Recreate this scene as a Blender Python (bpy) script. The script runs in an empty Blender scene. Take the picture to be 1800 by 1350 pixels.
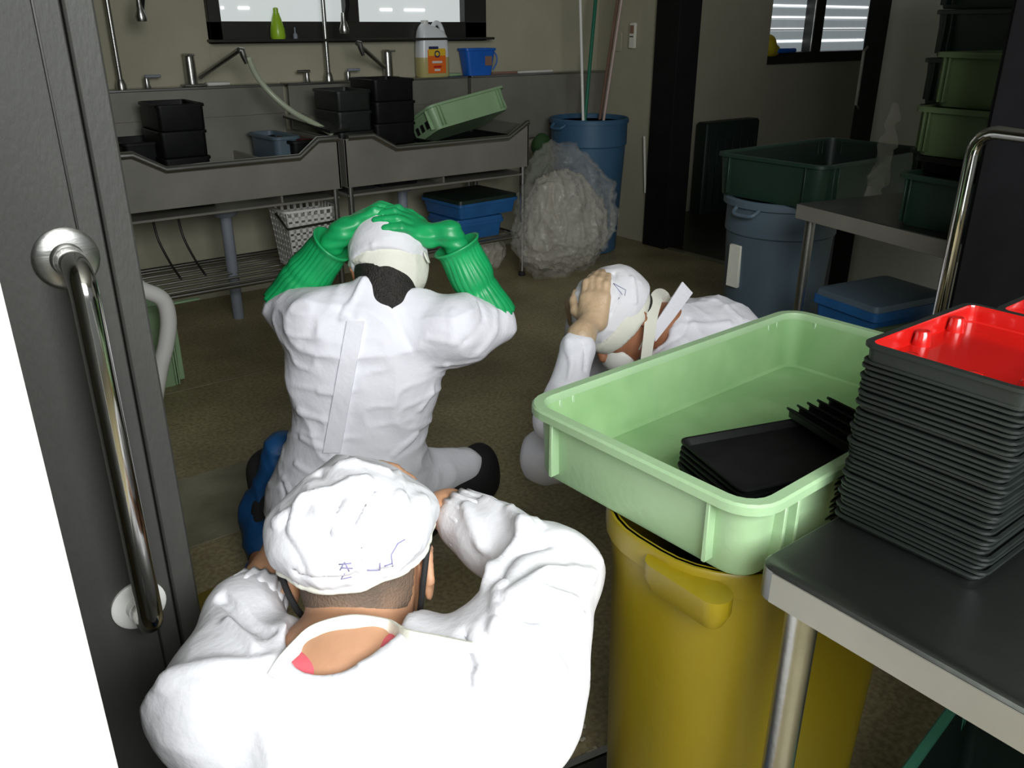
import bpy, bmesh, math, random
import numpy as np
from mathutils import Vector, Matrix
from mathutils.bvhtree import BVHTree
random.seed(4); rng = np.random.default_rng(7)
SC = bpy.context.scene; COL = SC.collection
# ------------------------------------------------------------------ camera, world, lights, exposure
FPX = 1488.0; CAMH = 1.4
PITCH = math.atan(630/1488); AZ = math.atan(2100/1616)
FH = np.array([math.cos(AZ), math.sin(AZ), 0.]); RT = np.array([math.sin(AZ), -math.cos(AZ), 0.])
FW = FH*math.cos(PITCH) + np.array([0, 0, -math.sin(PITCH)]); UP = FH*math.sin(PITCH) + np.array([0, 0, math.cos(PITCH)])
CP = np.array([0, 0, CAMH])
cam = bpy.data.objects.new('camera', bpy.data.cameras.new('camera')); COL.objects.link(cam)
cam.matrix_world = Matrix([[RT[i], UP[i], -FW[i], CP[i]] for i in range(3)] + [[0, 0, 0, 1]])
cam.data.sensor_width = 36; cam.data.lens = FPX/1800*36; cam.data.clip_start = .02
SC.camera = cam
SC.view_settings.view_transform = 'Standard'; SC.view_settings.look = 'None'
SC.view_settings.exposure = 0.0; SC.view_settings.gamma = 1.0; SC.view_settings.use_curve_mapping = False
w = bpy.data.worlds.new('world'); SC.world = w; w.use_nodes = True
w.node_tree.nodes['Background'].inputs[0].default_value = (.80, .86, .88, 1); w.node_tree.nodes['Background'].inputs[1].default_value = .22
def area(name, loc, target, sx, sy, power, col):
    l = bpy.data.lights.new(name, 'AREA'); l.shape = 'RECTANGLE'; l.size = sx; l.size_y = sy; l.energy = power; l.color = col
    o = bpy.data.objects.new(name, l); COL.objects.link(o); o.location = loc
    o.rotation_euler = (Vector(target)-Vector(loc)).to_track_quat('-Z', 'Y').to_euler(); return o
# daylight through the wide entrance behind the photographer
area('entrance_daylight', (.05, -1.15, 2.0), (1.2, 2.3, .30), 1.8, 1.2, 116, (.97, .99, 1.0))

def ray(x, y): return FW + RT*((x-900)/FPX) - UP*((y-675)/FPX)
def D(x, y, z): return CP + ray(x, y)*z
def atY(x, y, Y): r = ray(x, y); return CP + r*(Y/r[1])
def atX(x, y, X): r = ray(x, y); return CP + r*(X/r[0])
def atZ(x, y, Z): r = ray(x, y); return CP + r*((Z-CAMH)/r[2])
V3 = lambda *a: np.array(a, float)
def nrm(v): v = np.asarray(v, float); return v/np.linalg.norm(v)
ZZ = V3(0, 0, 1)
# ------------------------------------------------------------------ materials
def mat(name, col, rough=.6, metal=0., var=.0, vscale=8., col2=None, bump=0., bscale=60., spec=.5, sss=0., emit=None, estr=1., alpha=1., stretch=None, coat=0., trans=0.):
    m = bpy.data.materials.new(name); m.use_nodes = True; nt = m.node_tree; N = nt.nodes; b = N['Principled BSDF']
    b.inputs['Base Color'].default_value = (*col, 1); b.inputs['Roughness'].default_value = rough; b.inputs['Metallic'].default_value = metal
    b.inputs['Specular IOR Level'].default_value = spec; b.inputs['Coat Weight'].default_value = coat
    b.inputs['Transmission Weight'].default_value = trans
    if sss: b.inputs['Subsurface Weight'].default_value = sss; b.inputs['Subsurface Radius'].default_value = (.02, .008, .005)
    if emit: b.inputs['Emission Color'].default_value = (*emit, 1); b.inputs['Emission Strength'].default_value = estr
    b.inputs['Alpha'].default_value = alpha
    tc = N.new('ShaderNodeTexCoord'); src = tc.outputs['Object']
    if stretch:
        mp = N.new('ShaderNodeMapping'); mp.inputs['Scale'].default_value = stretch; nt.links.new(src, mp.inputs[0]); src = mp.outputs[0]
    if var or col2:
        n = N.new('ShaderNodeTexNoise'); n.inputs['Scale'].default_value = vscale; n.inputs['Detail'].default_value = 6; nt.links.new(src, n.inputs['Vector'])
        r = N.new('ShaderNodeValToRGB'); r.color_ramp.elements[0].position = .35; r.color_ramp.elements[1].position = .68
        c2 = col2 or tuple(c*(1-var) for c in col)
        r.color_ramp.elements[0].color = (*c2, 1); r.color_ramp.elements[1].color = (*col, 1)
        nt.links.new(n.outputs['Fac'], r.inputs[0]); nt.links.new(r.outputs[0], b.inputs['Base Color'])
    if bump:
        n2 = N.new('ShaderNodeTexNoise'); n2.inputs['Scale'].default_value = bscale; n2.inputs['Detail'].default_value = 4; nt.links.new(src, n2.inputs['Vector'])
        bp = N.new('ShaderNodeBump'); bp.inputs['Strength'].default_value = bump; bp.inputs['Distance'].default_value = .01
        nt.links.new(n2.outputs['Fac'], bp.inputs['Height']); nt.links.new(bp.outputs[0], b.inputs['Normal'])
    return m
M = dict(
 wall=mat('wall_paint', (.43, .41, .30), .8, var=.1, vscale=3, bump=.15, bscale=90),
 part_wall=mat('pale_partition_paint', (.42, .43, .37), .75, bump=.1, bscale=120),
 white_wall=mat('white_wall_paint', (.88, .90, .86), .75, bump=.1, bscale=120),
 ceil=mat('ceiling_paint', (.4, .4, .36), .9, var=.1),
 black=mat('black_painted_metal', (.010, .010, .010), .8, var=.3, spec=.2),
 matte=mat('matte_black_panel', (.008, .008, .009), .9, var=.3, spec=.1),
 frame=mat('bronze_aluminium', (.022, .020, .017), .4, var=.2),
 door=mat('dark_grey_door_laminate', (.055, .056, .050), .6, var=.18, vscale=14, bump=.12, bscale=200, stretch=(1, 1, .35)),
 steel=mat('stainless_steel', (.46, .46, .44), .30, 1., var=.15, vscale=5, bump=.05, bscale=40, stretch=(.3, 3, 3)),
 steel_top=mat('brushed_steel_top', (.20, .21, .205), .36, 1., var=.25, vscale=4, bump=.06, bscale=30),
 steel_dull=mat('dull_sheet_steel', (.30, .29, .25), .42, .35, var=.25, vscale=3, bump=.05, bscale=20),
 chrome=mat('polished_chrome', (.62, .61, .58), .12, 1., var=.05),
 coat=mat('white_coat_cloth', (.76, .76, .79), .85, var=.03, bump=.18, bscale=55, sss=.0, spec=.2),
 coat2=mat('thin_white_coat_cloth', (.86, .86, .92), .85, var=.04, bump=.2, bscale=45, spec=.2),
 cream=mat('cream_cloth', (.78, .78, .68), .85, var=.06, bump=.15, bscale=90, spec=.2),
 skin=mat('skin', (.54, .29, .165), .55, var=.12, vscale=18, sss=.12, bump=.08, bscale=120),
 skin_d=mat('tanned_skin', (.40, .17, .085), .5, var=.14, vscale=18, sss=.1, bump=.08, bscale=120),
 skin_g=mat('skin_under_thin_glove', (.60, .43, .27), .4, var=.15, vscale=25, sss=.1, bump=.25, bscale=70),
 hair=mat('black_hair', (.02, .016, .013), .6, var=.5, vscale=60, bump=.6, bscale=200),
 stubble=mat('cropped_hair', (.23, .15, .10), .7, col2=(.10, .075, .055), vscale=16, bump=.4, bscale=300),
 glove=mat('green_rubber', (.010, .40, .12), .42, var=.25, vscale=14, coat=.1, bump=.06, bscale=40),
 blackcloth=mat('black_cloth', (.012, .012, .013), .8, var=.3, bump=.2),
 bluecloth=mat('blue_waterproof_apron', (.008, .075, .22), .5, var=.3, vscale=9, bump=.3, bscale=25),
 pink=mat('pink_shirt', (.70, .12, .15), .8, var=.1, bump=.2),
 thread=mat('violet_stitching', (.25, .24, .42), .8, var=.1),
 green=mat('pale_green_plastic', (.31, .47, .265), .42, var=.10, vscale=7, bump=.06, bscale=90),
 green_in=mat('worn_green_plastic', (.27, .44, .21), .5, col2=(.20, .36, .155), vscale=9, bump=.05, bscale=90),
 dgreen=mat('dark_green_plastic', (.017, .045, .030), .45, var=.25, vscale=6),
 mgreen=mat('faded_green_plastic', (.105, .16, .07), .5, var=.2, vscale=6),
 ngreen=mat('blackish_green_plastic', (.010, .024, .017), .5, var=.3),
 yellow=mat('yellow_plastic', (.215, .160, .002), .42, var=.08, vscale=4, bump=.05, bscale=60),
 blue=mat('blue_plastic', (.045, .125, .22), .5, var=.15, vscale=5),
 bblue=mat('bright_blue_plastic', (.012, .14, .62), .4, var=.15, vscale=9),
 greyblue=mat('grey_blue_plastic', (.10, .15, .19), .5, var=.12, vscale=5),
 blacktray=mat('black_tray_plastic', (.006, .0065, .0065), .5, var=.4, vscale=25, spec=.25),
 traygrey=mat('dark_tray_plastic', (.011, .015, .013), .5, var=.35, vscale=30),
 red=mat('red_lacquer_plastic', (.42, .007, .005), .22, var=.08, coat=.5),
 white=mat('white_plastic', (.78, .78, .74), .4, var=.05),
 lime=mat('lime_liquid_bottle', (.36, .62, .03), .3, var=.1, emit=(.3, .55, .03), estr=0.0),
 pvc=mat('grey_pvc', (.28, .31, .36), .5, var=.1),
 hose=mat('translucent_hose', (.45, .50, .36), .3, var=.1),
 bottle=mat('milky_plastic', (.80, .82, .84), .3, var=.03),
 liquid=mat('yellow_filled_plastic', (.55, .48, .20), .3, var=.08),
 label_o=mat('orange_label', (.85, .16, .015), .5, col2=(.85, .16, .015)),
 label_y=mat('yellow_label', (.85, .55, .03), .5, var=.03),
 label_n=mat('navy_print', (.02, .03, .12), .5, var=.03),
 label_r=mat('red_print', (.55, .02, .01), .5, var=.03),
 wood=mat('pinkish_wood', (.30, .17, .12), .6, var=.2),
 bag=mat('clear_plastic_film', (.8, .78, .70), .12, var=.2, vscale=9, alpha=.16, bump=.9, bscale=22),
 bagc=mat('crumpled_plastic_film', (.85, .82, .70), .22, col2=(.6, .57, .47), vscale=10, bump=.6, bscale=30, alpha=.42),
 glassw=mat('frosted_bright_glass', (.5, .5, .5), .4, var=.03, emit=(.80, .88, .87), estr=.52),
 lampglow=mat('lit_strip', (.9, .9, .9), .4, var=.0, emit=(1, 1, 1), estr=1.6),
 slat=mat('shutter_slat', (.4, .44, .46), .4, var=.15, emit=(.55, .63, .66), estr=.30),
 joint=mat('floor_joint', (.33, .30, .20), .8, var=.2),
 crumb=mat('pale_crumb', (.65, .6, .45), .8, var=.2),
 water=mat('drain_dark', (.02, .02, .015), .2, var=.2),
)
def floor_mat():
    m = mat('stained_concrete', (.44, .385, .225), .45, col2=(.26, .225, .125), vscale=2.2, bump=.25, bscale=30)
    nt = m.node_tree; N = nt.nodes; b = N['Principled BSDF']
    tc = N.new('ShaderNodeTexCoord'); n = N.new('ShaderNodeTexNoise'); n.inputs['Scale'].default_value = 75; n.inputs['Detail'].default_value = 8
    nt.links.new(tc.outputs['Object'], n.inputs['Vector'])
    r = N.new('ShaderNodeValToRGB'); r.color_ramp.elements[0].position = .36; r.color_ramp.elements[1].position = .6
    r.color_ramp.elements[0].color = (.70, .66, .64, 1); r.color_ramp.elements[1].color = (1.1, 1.1, 1.05, 1)
    nt.links.new(n.outputs['Fac'], r.inputs[0])
    mx = N.new('ShaderNodeMix'); mx.data_type = 'RGBA'; mx.blend_type = 'MULTIPLY'; mx.inputs[0].default_value = 1
    old = b.inputs['Base Color'].links[0].from_socket
    nt.links.new(old, mx.inputs[6]); nt.links.new(r.outputs[0], mx.inputs[7]); nt.links.new(mx.outputs[2], b.inputs['Base Color'])
    return m
M['floor'] = floor_mat()
M['floor2'] = mat('dark_concrete', (.05, .042, .028), .4, col2=(.025, .02, .014), vscale=3, bump=.2)  # floor beyond the threshold, much darker than the main floor
M['floorp'] = mat('pale_concrete_strip', (.30, .29, .20), .5, col2=(.17, .16, .10), vscale=5, bump=.2)
# ------------------------------------------------------------------ object helpers
def tag(o, label=None, cat=None, group=None, kind=None):
    if label: o['label'] = label
    if cat: o['category'] = cat
    if group: o['group'] = group
    if kind: o['kind'] = kind
    return o
def empty(name, loc=(0, 0, 0), rz=0, label=None, cat=None, group=None):
    o = bpy.data.objects.new(name, None); COL.objects.link(o); o.empty_display_size = .05
    o.location = tuple(float(v) for v in loc); o.rotation_euler = (0, 0, rz); return tag(o, label, cat, group)
def mesh(name, vs, fs, m, parent=None, smooth=True, loc=None):
    me = bpy.data.meshes.new(name); me.from_pydata([tuple(float(c) for c in v) for v in vs], [], [tuple(int(i) for i in f) for f in fs])
    me.materials.append(M[m] if isinstance(m, str) else m)
    if smooth: me.polygons.foreach_set('use_smooth', [True]*len(me.polygons))
    me.update(); o = bpy.data.objects.new(name, me); COL.objects.link(o)
    if parent: o.parent = parent
    if loc is not None: o.location = tuple(float(c) for c in loc)
    return o
def copy_tree(o, parent=None):
    c = o.copy(); COL.objects.link(c)
    if parent: c.parent = parent
    for ch in list(o.children): copy_tree(ch, c)
    return c
class MB:
    def __init__(s): s.v = []; s.f = []
    def add(s, vs, fs):
        n = len(s.v); s.v += [tuple(float(c) for c in v) for v in vs]; s.f += [tuple(i+n for i in f) for f in fs]; return s
    def box(s, a, b, bev=.004, rz=0, piv=None):
        x0, y0, z0 = [min(p, q) for p, q in zip(a, b)]; x1, y1, z1 = [max(p, q) for p, q in zip(a, b)]
        e = min(bev, (x1-x0)*.45, (y1-y0)*.45, (z1-z0)*.45); vs = []; fs = []
        # bevelled box as convex set of 24 verts
        idx = {}
        for ix, X in enumerate((x0, x1)):
            for iy, Y in enumerate((y0, y1)):
                for iz, Z in enumerate((z0, z1)):
                    sx, sy, sz = (1 if ix == 0 else -1), (1 if iy == 0 else -1), (1 if iz == 0 else -1)
                    for ax, p in enumerate(((X, Y+sy*e, Z+sz*e), (X+sx*e, Y, Z+sz*e), (X+sx*e, Y+sy*e, Z))):
                        idx[(ix, iy, iz, ax)] = len(vs); vs.append(p)
        g = lambda *k: idx[k]
        for i in (0, 1):
            q = [g(i, 0, 0, 0), g(i, 1, 0, 0), g(i, 1, 1, 0), g(i, 0, 1, 0)]; fs.append(q if i else q[::-1])
            q = [g(0, i, 0, 1), g(1, i, 0, 1), g(1, i, 1, 1), g(0, i, 1, 1)]; fs.append(q[::-1] if i else q)
            q = [g(0, 0, i, 2), g(1, 0, i, 2), g(1, 1, i, 2), g(0, 1, i, 2)]; fs.append(q if i else q[::-1])
        for i in (0, 1):
            for j in (0, 1):
                q = [g(i, j, 0, 0), g(i, j, 0, 1), g(i, j, 1, 1), g(i, j, 1, 0)]; fs.append(q if (i ^ j) == 0 else q[::-1])
                q = [g(i, 0, j, 0), g(i, 0, j, 2), g(i, 1, j, 2), g(i, 1, j, 0)]; fs.append(q if (i ^ j) else q[::-1])
                q = [g(0, i, j, 1), g(0, i, j, 2), g(1, i, j, 2), g(1, i, j, 1)]; fs.append(q if (i ^ j) == 0 else q[::-1])
        for i in (0, 1):
            for j in (0, 1):
                for k in (0, 1):
                    q = [g(i, j, k, 0), g(i, j, k, 1), g(i, j, k, 2)]; fs.append(q if (i ^ j ^ k) else q[::-1])
        if rz:
            px, py = piv or ((x0+x1)/2, (y0+y1)/2); c, sn = math.cos(rz), math.sin(rz)
            vs = [(px+(x-px)*c-(y-py)*sn, py+(x-px)*sn+(y-py)*c, z) for x, y, z in vs]
        return s.add(vs, fs)
    def tube(s, pts, r, seg=12, closed=False):
        P = [np.array(p, float) for p in pts]; n = len(P); R = r if hasattr(r, '__len__') else [r]*n; vs = []; fs = []
        T = []
        for i in range(n):
            a = P[i-1] if (i > 0 or closed) else P[i]; b = P[(i+1) % n] if (i < n-1 or closed) else P[i]; T.append(nrm(b-a))
        u = nrm(np.cross(T[0], ZZ if abs(T[0][2]) < .9 else V3(1, 0, 0)))
        for i in range(n):
            u = nrm(u - T[i]*np.dot(u, T[i])); v = np.cross(T[i], u)
            sc = 1.
            if 0 < i < n-1:
                d = np.dot(nrm(P[i]-P[i-1]), nrm(P[i+1]-P[i])); sc = min(1/math.sqrt(max((1+d)/2, .3)), 1.4)
            for k in range(seg):
                a = 2*math.pi*k/seg; vs.append(P[i] + (u*math.cos(a)+v*math.sin(a))*R[i]*(sc if abs(math.sin(a)) > 2 else 1))
        for i in range(n if closed else n-1):
            for k in range(seg):
                a, b = i*seg+k, i*seg+(k+1) % seg; c, d = ((i+1) % n)*seg+(k+1) % seg, ((i+1) % n)*seg+k; fs.append((a, b, c, d))
        if not closed:
            fs.append(tuple(range(seg))[::-1]); fs.append(tuple((n-1)*seg+k for k in range(seg)))
        return s.add(vs, fs)
    def lathe(s, prof, c=(0, 0, 0), seg=32, sx=1., sy=1.):
        vs = []; fs = []
        for r, z in prof:
            for k in range(seg):
                a = 2*math.pi*k/seg; vs.append((c[0]+r*math.cos(a)*sx, c[1]+r*math.sin(a)*sy, c[2]+z))
        for i in range(len(prof)-1):
            for k in range(seg): fs.append((i*seg+k, i*seg+(k+1) % seg, (i+1)*seg+(k+1) % seg, (i+1)*seg+k))
        if prof[0][0] > 1e-5: fs.append(tuple(range(seg))[::-1])
        if prof[-1][0] > 1e-5: fs.append(tuple((len(prof)-1)*seg+k for k in range(seg)))
        return s.add(vs, fs)
    def rings(s, rr, cap0=True, cap1=True):      # list of equal-length point rings
        n = len(rr[0]); vs = [p for r in rr for p in r]; fs = []
        for i in range(len(rr)-1):
            for k in range(n): fs.append((i*n+k, i*n+(k+1) % n, (i+1)*n+(k+1) % n, (i+1)*n+k))
        if cap0: fs.append(tuple(range(n))[::-1])
        if cap1: fs.append(tuple((len(rr)-1)*n+k for k in range(n)))
        return s.add(vs, fs)
    def go(s, name, m, parent=None, smooth=False, auto=True):
        o = mesh(name, s.v, s.f, m, parent, smooth or auto)
        if auto and not smooth:
            try: o.data.set_sharp_from_angle(angle=math.radians(38))
            except Exception: pass
        return o
def rrect(lx, ly, r, z, cs=5, cx=0, cy=0):
    pts = []
    for (sx, sy, a0) in ((1, 1, 0), (-1, 1, 90), (-1, -1, 180), (1, -1, 270)):
        for k in range(cs+1):
            a = math.radians(a0+90*k/cs); pts.append((cx+sx*(lx/2-r)+r*math.cos(a), cy+sy*(ly/2-r)+r*math.sin(a), z))
    return pts
def tub(name, lx, ly, h, loc, rz, m, label, cat, group=None, m_in=None, taper=.012, lip=.014, t=.004, ribs=True, r=.03, tilt=None):
    """open rectangular plastic container: body, rim, ribs"""
    o = empty(name, loc, rz, label, cat, group)
    if tilt: o.rotation_euler = tilt
    b = MB(); b.rings([rrect(lx-2*taper, ly-2*taper, r, 0), rrect(lx-2*taper+.004, ly-2*taper+.004, r, .006), rrect(lx-.002, ly-.002, r, h-.012), rrect(lx-2*t, ly-2*t, r-t, h-.012)], cap1=False)
    b.go('body', m, o)
    q = MB(); q.rings([rrect(lx-2*t, ly-2*t, r-t*.5, h-.012), rrect(lx-2*taper-2*t-.01, ly-2*taper-2*t-.01, max(r-.01, .008), .012), rrect(lx-2*taper-2*t-.02, ly-2*taper-2*t-.02, max(r-.012, .006), .0085)], cap0=False)
    q.v = q.v; q.f = [f[::-1] if len(f) == 4 else f for f in q.f]
    q.go('lining', m_in or m, o)
    R = MB(); R.rings([rrect(lx-2*t, ly-2*t, r-t, h-.014), rrect(lx+2*lip, ly+2*lip, r+lip, h-.014), rrect(lx+2*lip, ly+2*lip, r+lip, h-.003), rrect(lx+2*lip-.006, ly+2*lip-.006, r+lip-.003, h), rrect(lx-2*t+.004, ly-2*t+.004, r, h), rrect(lx-2*t, ly-2*t, r-t, h-.004), rrect(lx-2*t, ly-2*t, r-t, h-.014)], False, False)
    R.go('rim', m, o)
    if ribs:
        for sx in (-1, 1):
            for k, fr in enumerate((-.36, .36)):
                y = fr*ly; a = MB().box((sx*(lx/2-taper*.9), y-.003, .012), (sx*(lx/2+lip*.8), y+.003, h-.012), .001); a.go('rib', m, o)
        for sy in (-1, 1):
            for fr in (-.42, -.38, .38, .42):
                x = fr*lx; a = MB().box((x-.003, sy*(ly/2-taper*.9), .012), (x+.003, sy*(ly/2+lip*.8), h-.012), .001); a.go('rib', m, o)
    return o
def struct(o): o['kind'] = 'structure'; return o
# ------------------------------------------------------------------ signed-distance modelling (bodies, garments)
def vnoise(P, s, seed=0):
    q = P*s + seed*17.31; i = np.floor(q).astype(np.int64); f = q-i; f = f*f*(3-2*f)
    def h(a, b, c):
        n = (a*374761393 + b*668265263 + c*2147483647 + seed*1013) & 0xffffffff
        n = ((n ^ (n >> 13))*1274126177) & 0xffffffff
        return ((n ^ (n >> 16)) & 0xffff)/65535.
    x, y, z = i[:, 0], i[:, 1], i[:, 2]; r = 0
    for dx in (0, 1):
        for dy in (0, 1):
            for dz in (0, 1):
                wt = (f[:, 0] if dx else 1-f[:, 0])*(f[:, 1] if dy else 1-f[:, 1])*(f[:, 2] if dz else 1-f[:, 2])
                r = r + wt*h(x+dx, y+dy, z+dz)
    return r
def frame_of(zaxis, xhint):
    z = nrm(zaxis); x = nrm(np.asarray(xhint)-z*np.dot(xhint, z)); y = np.cross(z, x); return np.stack([x, y, z], 1)  # columns = axes
def C_(a, b, ra, rb=None, k=.02): return ('c', np.asarray(a, float), np.asarray(b, float), ra, ra if rb is None else rb, k)
def E_(c, r, Mx=None, k=.02): return ('e', np.asarray(c, float), np.asarray(r, float), np.eye(3) if Mx is None else Mx, k)
def pd(p, P):
    if p[0] == 'c':
        a, b, ra, rb = p[1:5]; ba = b-a; L = max(ba@ba, 1e-9); t = np.clip((P-a)@ba/L, 0, 1)
        return np.linalg.norm(P-a-t[..., None]*ba, axis=-1)-(ra+(rb-ra)*t)
    if p[0] == 'e':
        c, r, Mx = p[1:4]; q = (P-c)@Mx; k0 = np.linalg.norm(q/r, axis=-1); k1 = np.linalg.norm(q/(r*r), axis=-1)+1e-9
        return k0*(k0-1)/k1
def bb(p, mg):
    if p[0] == 'c': r = max(p[3], p[4])+mg; return np.minimum(p[1], p[2])-r, np.maximum(p[1], p[2])+r
    r = max(p[2])+mg; return p[1]-r, p[1]+r
def sdf(prims, res, cuts=()):
    lo = np.min([bb(p, .03)[0] for p in prims], 0); hi = np.max([bb(p, .03)[1] for p in prims], 0)
    n = np.ceil((hi-lo)/res).astype(int)+1; F = np.full(n, .5, np.float32)
    ax = [lo[i]+np.arange(n[i])*res for i in range(3)]
    def sub(p, mg):
        a, b = bb(p, mg); i0 = np.clip(np.floor((a-lo)/res).astype(int), 0, n); i1 = np.clip(np.ceil((b-lo)/res).astype(int)+1, 0, n)
        if np.any(i1 <= i0): return None
        sl = tuple(slice(i0[i], i1[i]) for i in range(3)); G = np.stack(np.meshgrid(*[ax[i][sl[i]] for i in range(3)], indexing='ij'), -1)
        return sl, pd(p, G).astype(np.float32)
    for p in prims:
        r = sub(p, p[-1]+.02)
        if r is None: continue
        sl, d = r; k = max(p[-1], 1e-4); A = F[sl]; h = np.maximum(k-np.abs(A-d), 0)/k; F[sl] = np.minimum(A, d)-h*h*k*.25
    for p in cuts:
        r = sub(p, .02)
        if r is None: continue
        sl, d = r; d = -d; k = max(p[-1], 1e-4); A = F[sl]; h = np.maximum(k-np.abs(A-d), 0)/k; F[sl] = np.maximum(A, d)+h*h*k*.25
    return F, lo, res
def nets(F, lo, res, halfspaces=()):
    n = np.array(F.shape)
    for (pt, nn) in halfspaces:       # keep side where (P-pt).nn < 0
        ax = [lo[i]+np.arange(n[i])*res for i in range(3)]
        d = ((ax[0][:, None, None]-pt[0])*nn[0]+(ax[1][None, :, None]-pt[1])*nn[1]+(ax[2][None, None, :]-pt[2])*nn[2]).astype(np.float32)
        F = np.maximum(F, d)
    I = F < 0; cnt = np.zeros(n-1, np.int8)
    offs = [(a, b, c) for a in (0, 1) for b in (0, 1) for c in (0, 1)]
    for a, b, c in offs: cnt += I[a:n[0]-1+a, b:n[1]-1+b, c:n[2]-1+c]
    ids = np.argwhere((cnt > 0) & (cnt < 8)); N = len(ids)
    vals = np.stack([F[ids[:, 0]+a, ids[:, 1]+b, ids[:, 2]+c] for a, b, c in offs], 1)
    S = np.zeros((N, 3)); Cn = np.zeros(N)
    for i in range(8):
        for j in range(i+1, 8):
            oi, oj = np.array(offs[i]), np.array(offs[j])
            if np.abs(oi-oj).sum() != 1: continue
            fi, fj = vals[:, i], vals[:, j]; m = (fi < 0) != (fj < 0); t = np.where(m, fi/np.where(m, fi-fj, 1), 0)
            S += np.where(m[:, None], oi+t[:, None]*(oj-oi), 0); Cn += m
    Vt = lo+(ids+S/Cn[:, None])*res
    mp = np.full(n-1, -1, np.int32); mp[ids[:, 0], ids[:, 1], ids[:, 2]] = np.arange(N)
    Q = []
    for a in range(3):
        b, c = (a+1) % 3, (a+2) % 3; s0 = [slice(None)]*3; s1 = [slice(None)]*3; s0[a] = slice(0, -1); s1[a] = slice(1, None)
        ch = np.argwhere(I[tuple(s0)] != I[tuple(s1)]); ch = ch[(ch[:, b] > 0) & (ch[:, c] > 0) & (ch[:, b] < n[b]-1) & (ch[:, c] < n[c]-1)]
        e = [np.zeros(3, int) for _ in range(4)]; e[1][b] = -1; e[2][b] = -1; e[2][c] = -1; e[3][c] = -1
        q = np.stack([mp[tuple((ch+e[k]).T)] for k in range(4)], 1); ins = I[tuple(ch.T)]
        q[~ins] = q[~ins][:, ::-1]; Q.append(q)
    return Vt, np.concatenate(Q)
def vnorm(Vt, Q):
    fn = np.cross(Vt[Q[:, 2]]-Vt[Q[:, 0]], Vt[Q[:, 3]]-Vt[Q[:, 1]]); Nn = np.zeros_like(Vt)
    for k in range(4): np.add.at(Nn, Q[:, k], fn)
    return Nn/(np.linalg.norm(Nn, axis=1)[:, None]+1e-12)
def smooth(Vt, Q, it=1):
    for _ in range(it):
        S = np.zeros_like(Vt); Cn = np.zeros(len(Vt))
        for a, b in ((0, 1), (1, 2), (2, 3), (3, 0)):
            np.add.at(S, Q[:, a], Vt[Q[:, b]]); np.add.at(S, Q[:, b], Vt[Q[:, a]]); np.add.at(Cn, Q[:, a], 1); np.add.at(Cn, Q[:, b], 1)
        Vt = Vt*.5+.5*S/np.maximum(Cn, 1)[:, None]
    return Vt
def seg_dist(P, pts):
    d = np.full(len(P), 9.)
    for a, b in zip(pts[:-1], pts[1:]):
        ba = b-a; t = np.clip((P-a)@ba/max(ba@ba, 1e-9), 0, 1); d = np.minimum(d, np.linalg.norm(P-a-t[:, None]*ba, axis=1))
    return d
def hit(bvh, x, y):
    r = nrm(ray(x, y)); h = bvh.ray_cast(Vector(CP), Vector(r)); return None if h[0] is None else np.array(h[0])
def surf(name, prims, m, parent, res=.006, cuts=(), halves=(), disp=None, folds=(), sm=1, strokes=None):
    F, lo, rs = sdf(prims, res, cuts); Vt, Q = nets(F, lo, rs, halves); Vt = smooth(Vt, Q, sm)
    if len(folds):
        bvh = BVHTree.FromPolygons(Vt.tolist(), Q.tolist()); off = np.zeros(len(Vt))
        for pts, wd, amp in folds:
            H = [hit(bvh, *p) for p in pts]; H = [h for h in H if h is not None]
            if len(H) > 1:
                L = [np.linalg.norm(a-b) for a, b in zip(H[:-1], H[1:])]
                if max(L) < .35: off += amp*np.exp(-(seg_dist(Vt, H)/wd)**2)
        Vt = Vt+vnorm(Vt, Q)*off[:, None]
    if disp is not None: Nn = vnorm(Vt, Q); Vt = Vt+Nn*disp(Vt, Nn)[:, None]
    o = mesh(name, Vt.tolist(), Q.tolist(), m, parent)
    return o, Vt, Q
def stroke(Vt, Q, pts, r, name, m, parent, lift=.001):
    bvh = BVHTree.FromPolygons(Vt.tolist(), Q.tolist()); H = []
    for p, q in zip(pts[:-1], pts[1:]):
        k = max(2, int(math.hypot(p[0]-q[0], p[1]-q[1])/6))
        for i in range(k+1):
            h = hit(bvh, p[0]+(q[0]-p[0])*i/k, p[1]+(q[1]-p[1])*i/k)
            if h is not None: H.append(h-FW*lift)
    G = [H[0]]
    for h in H[1:]:
        if np.linalg.norm(h-G[-1]) > .001: G.append(h)
    return MB().tube(G, r, 6).go(name, m, parent, smooth=True)
def on_ell(p, E, off):
    c, r, Mx = E; q = (p-c)@Mx; s = q/np.linalg.norm(q/r); n = nrm(Mx@(s/(r*r))); return c+Mx@s+n*off, n
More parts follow.
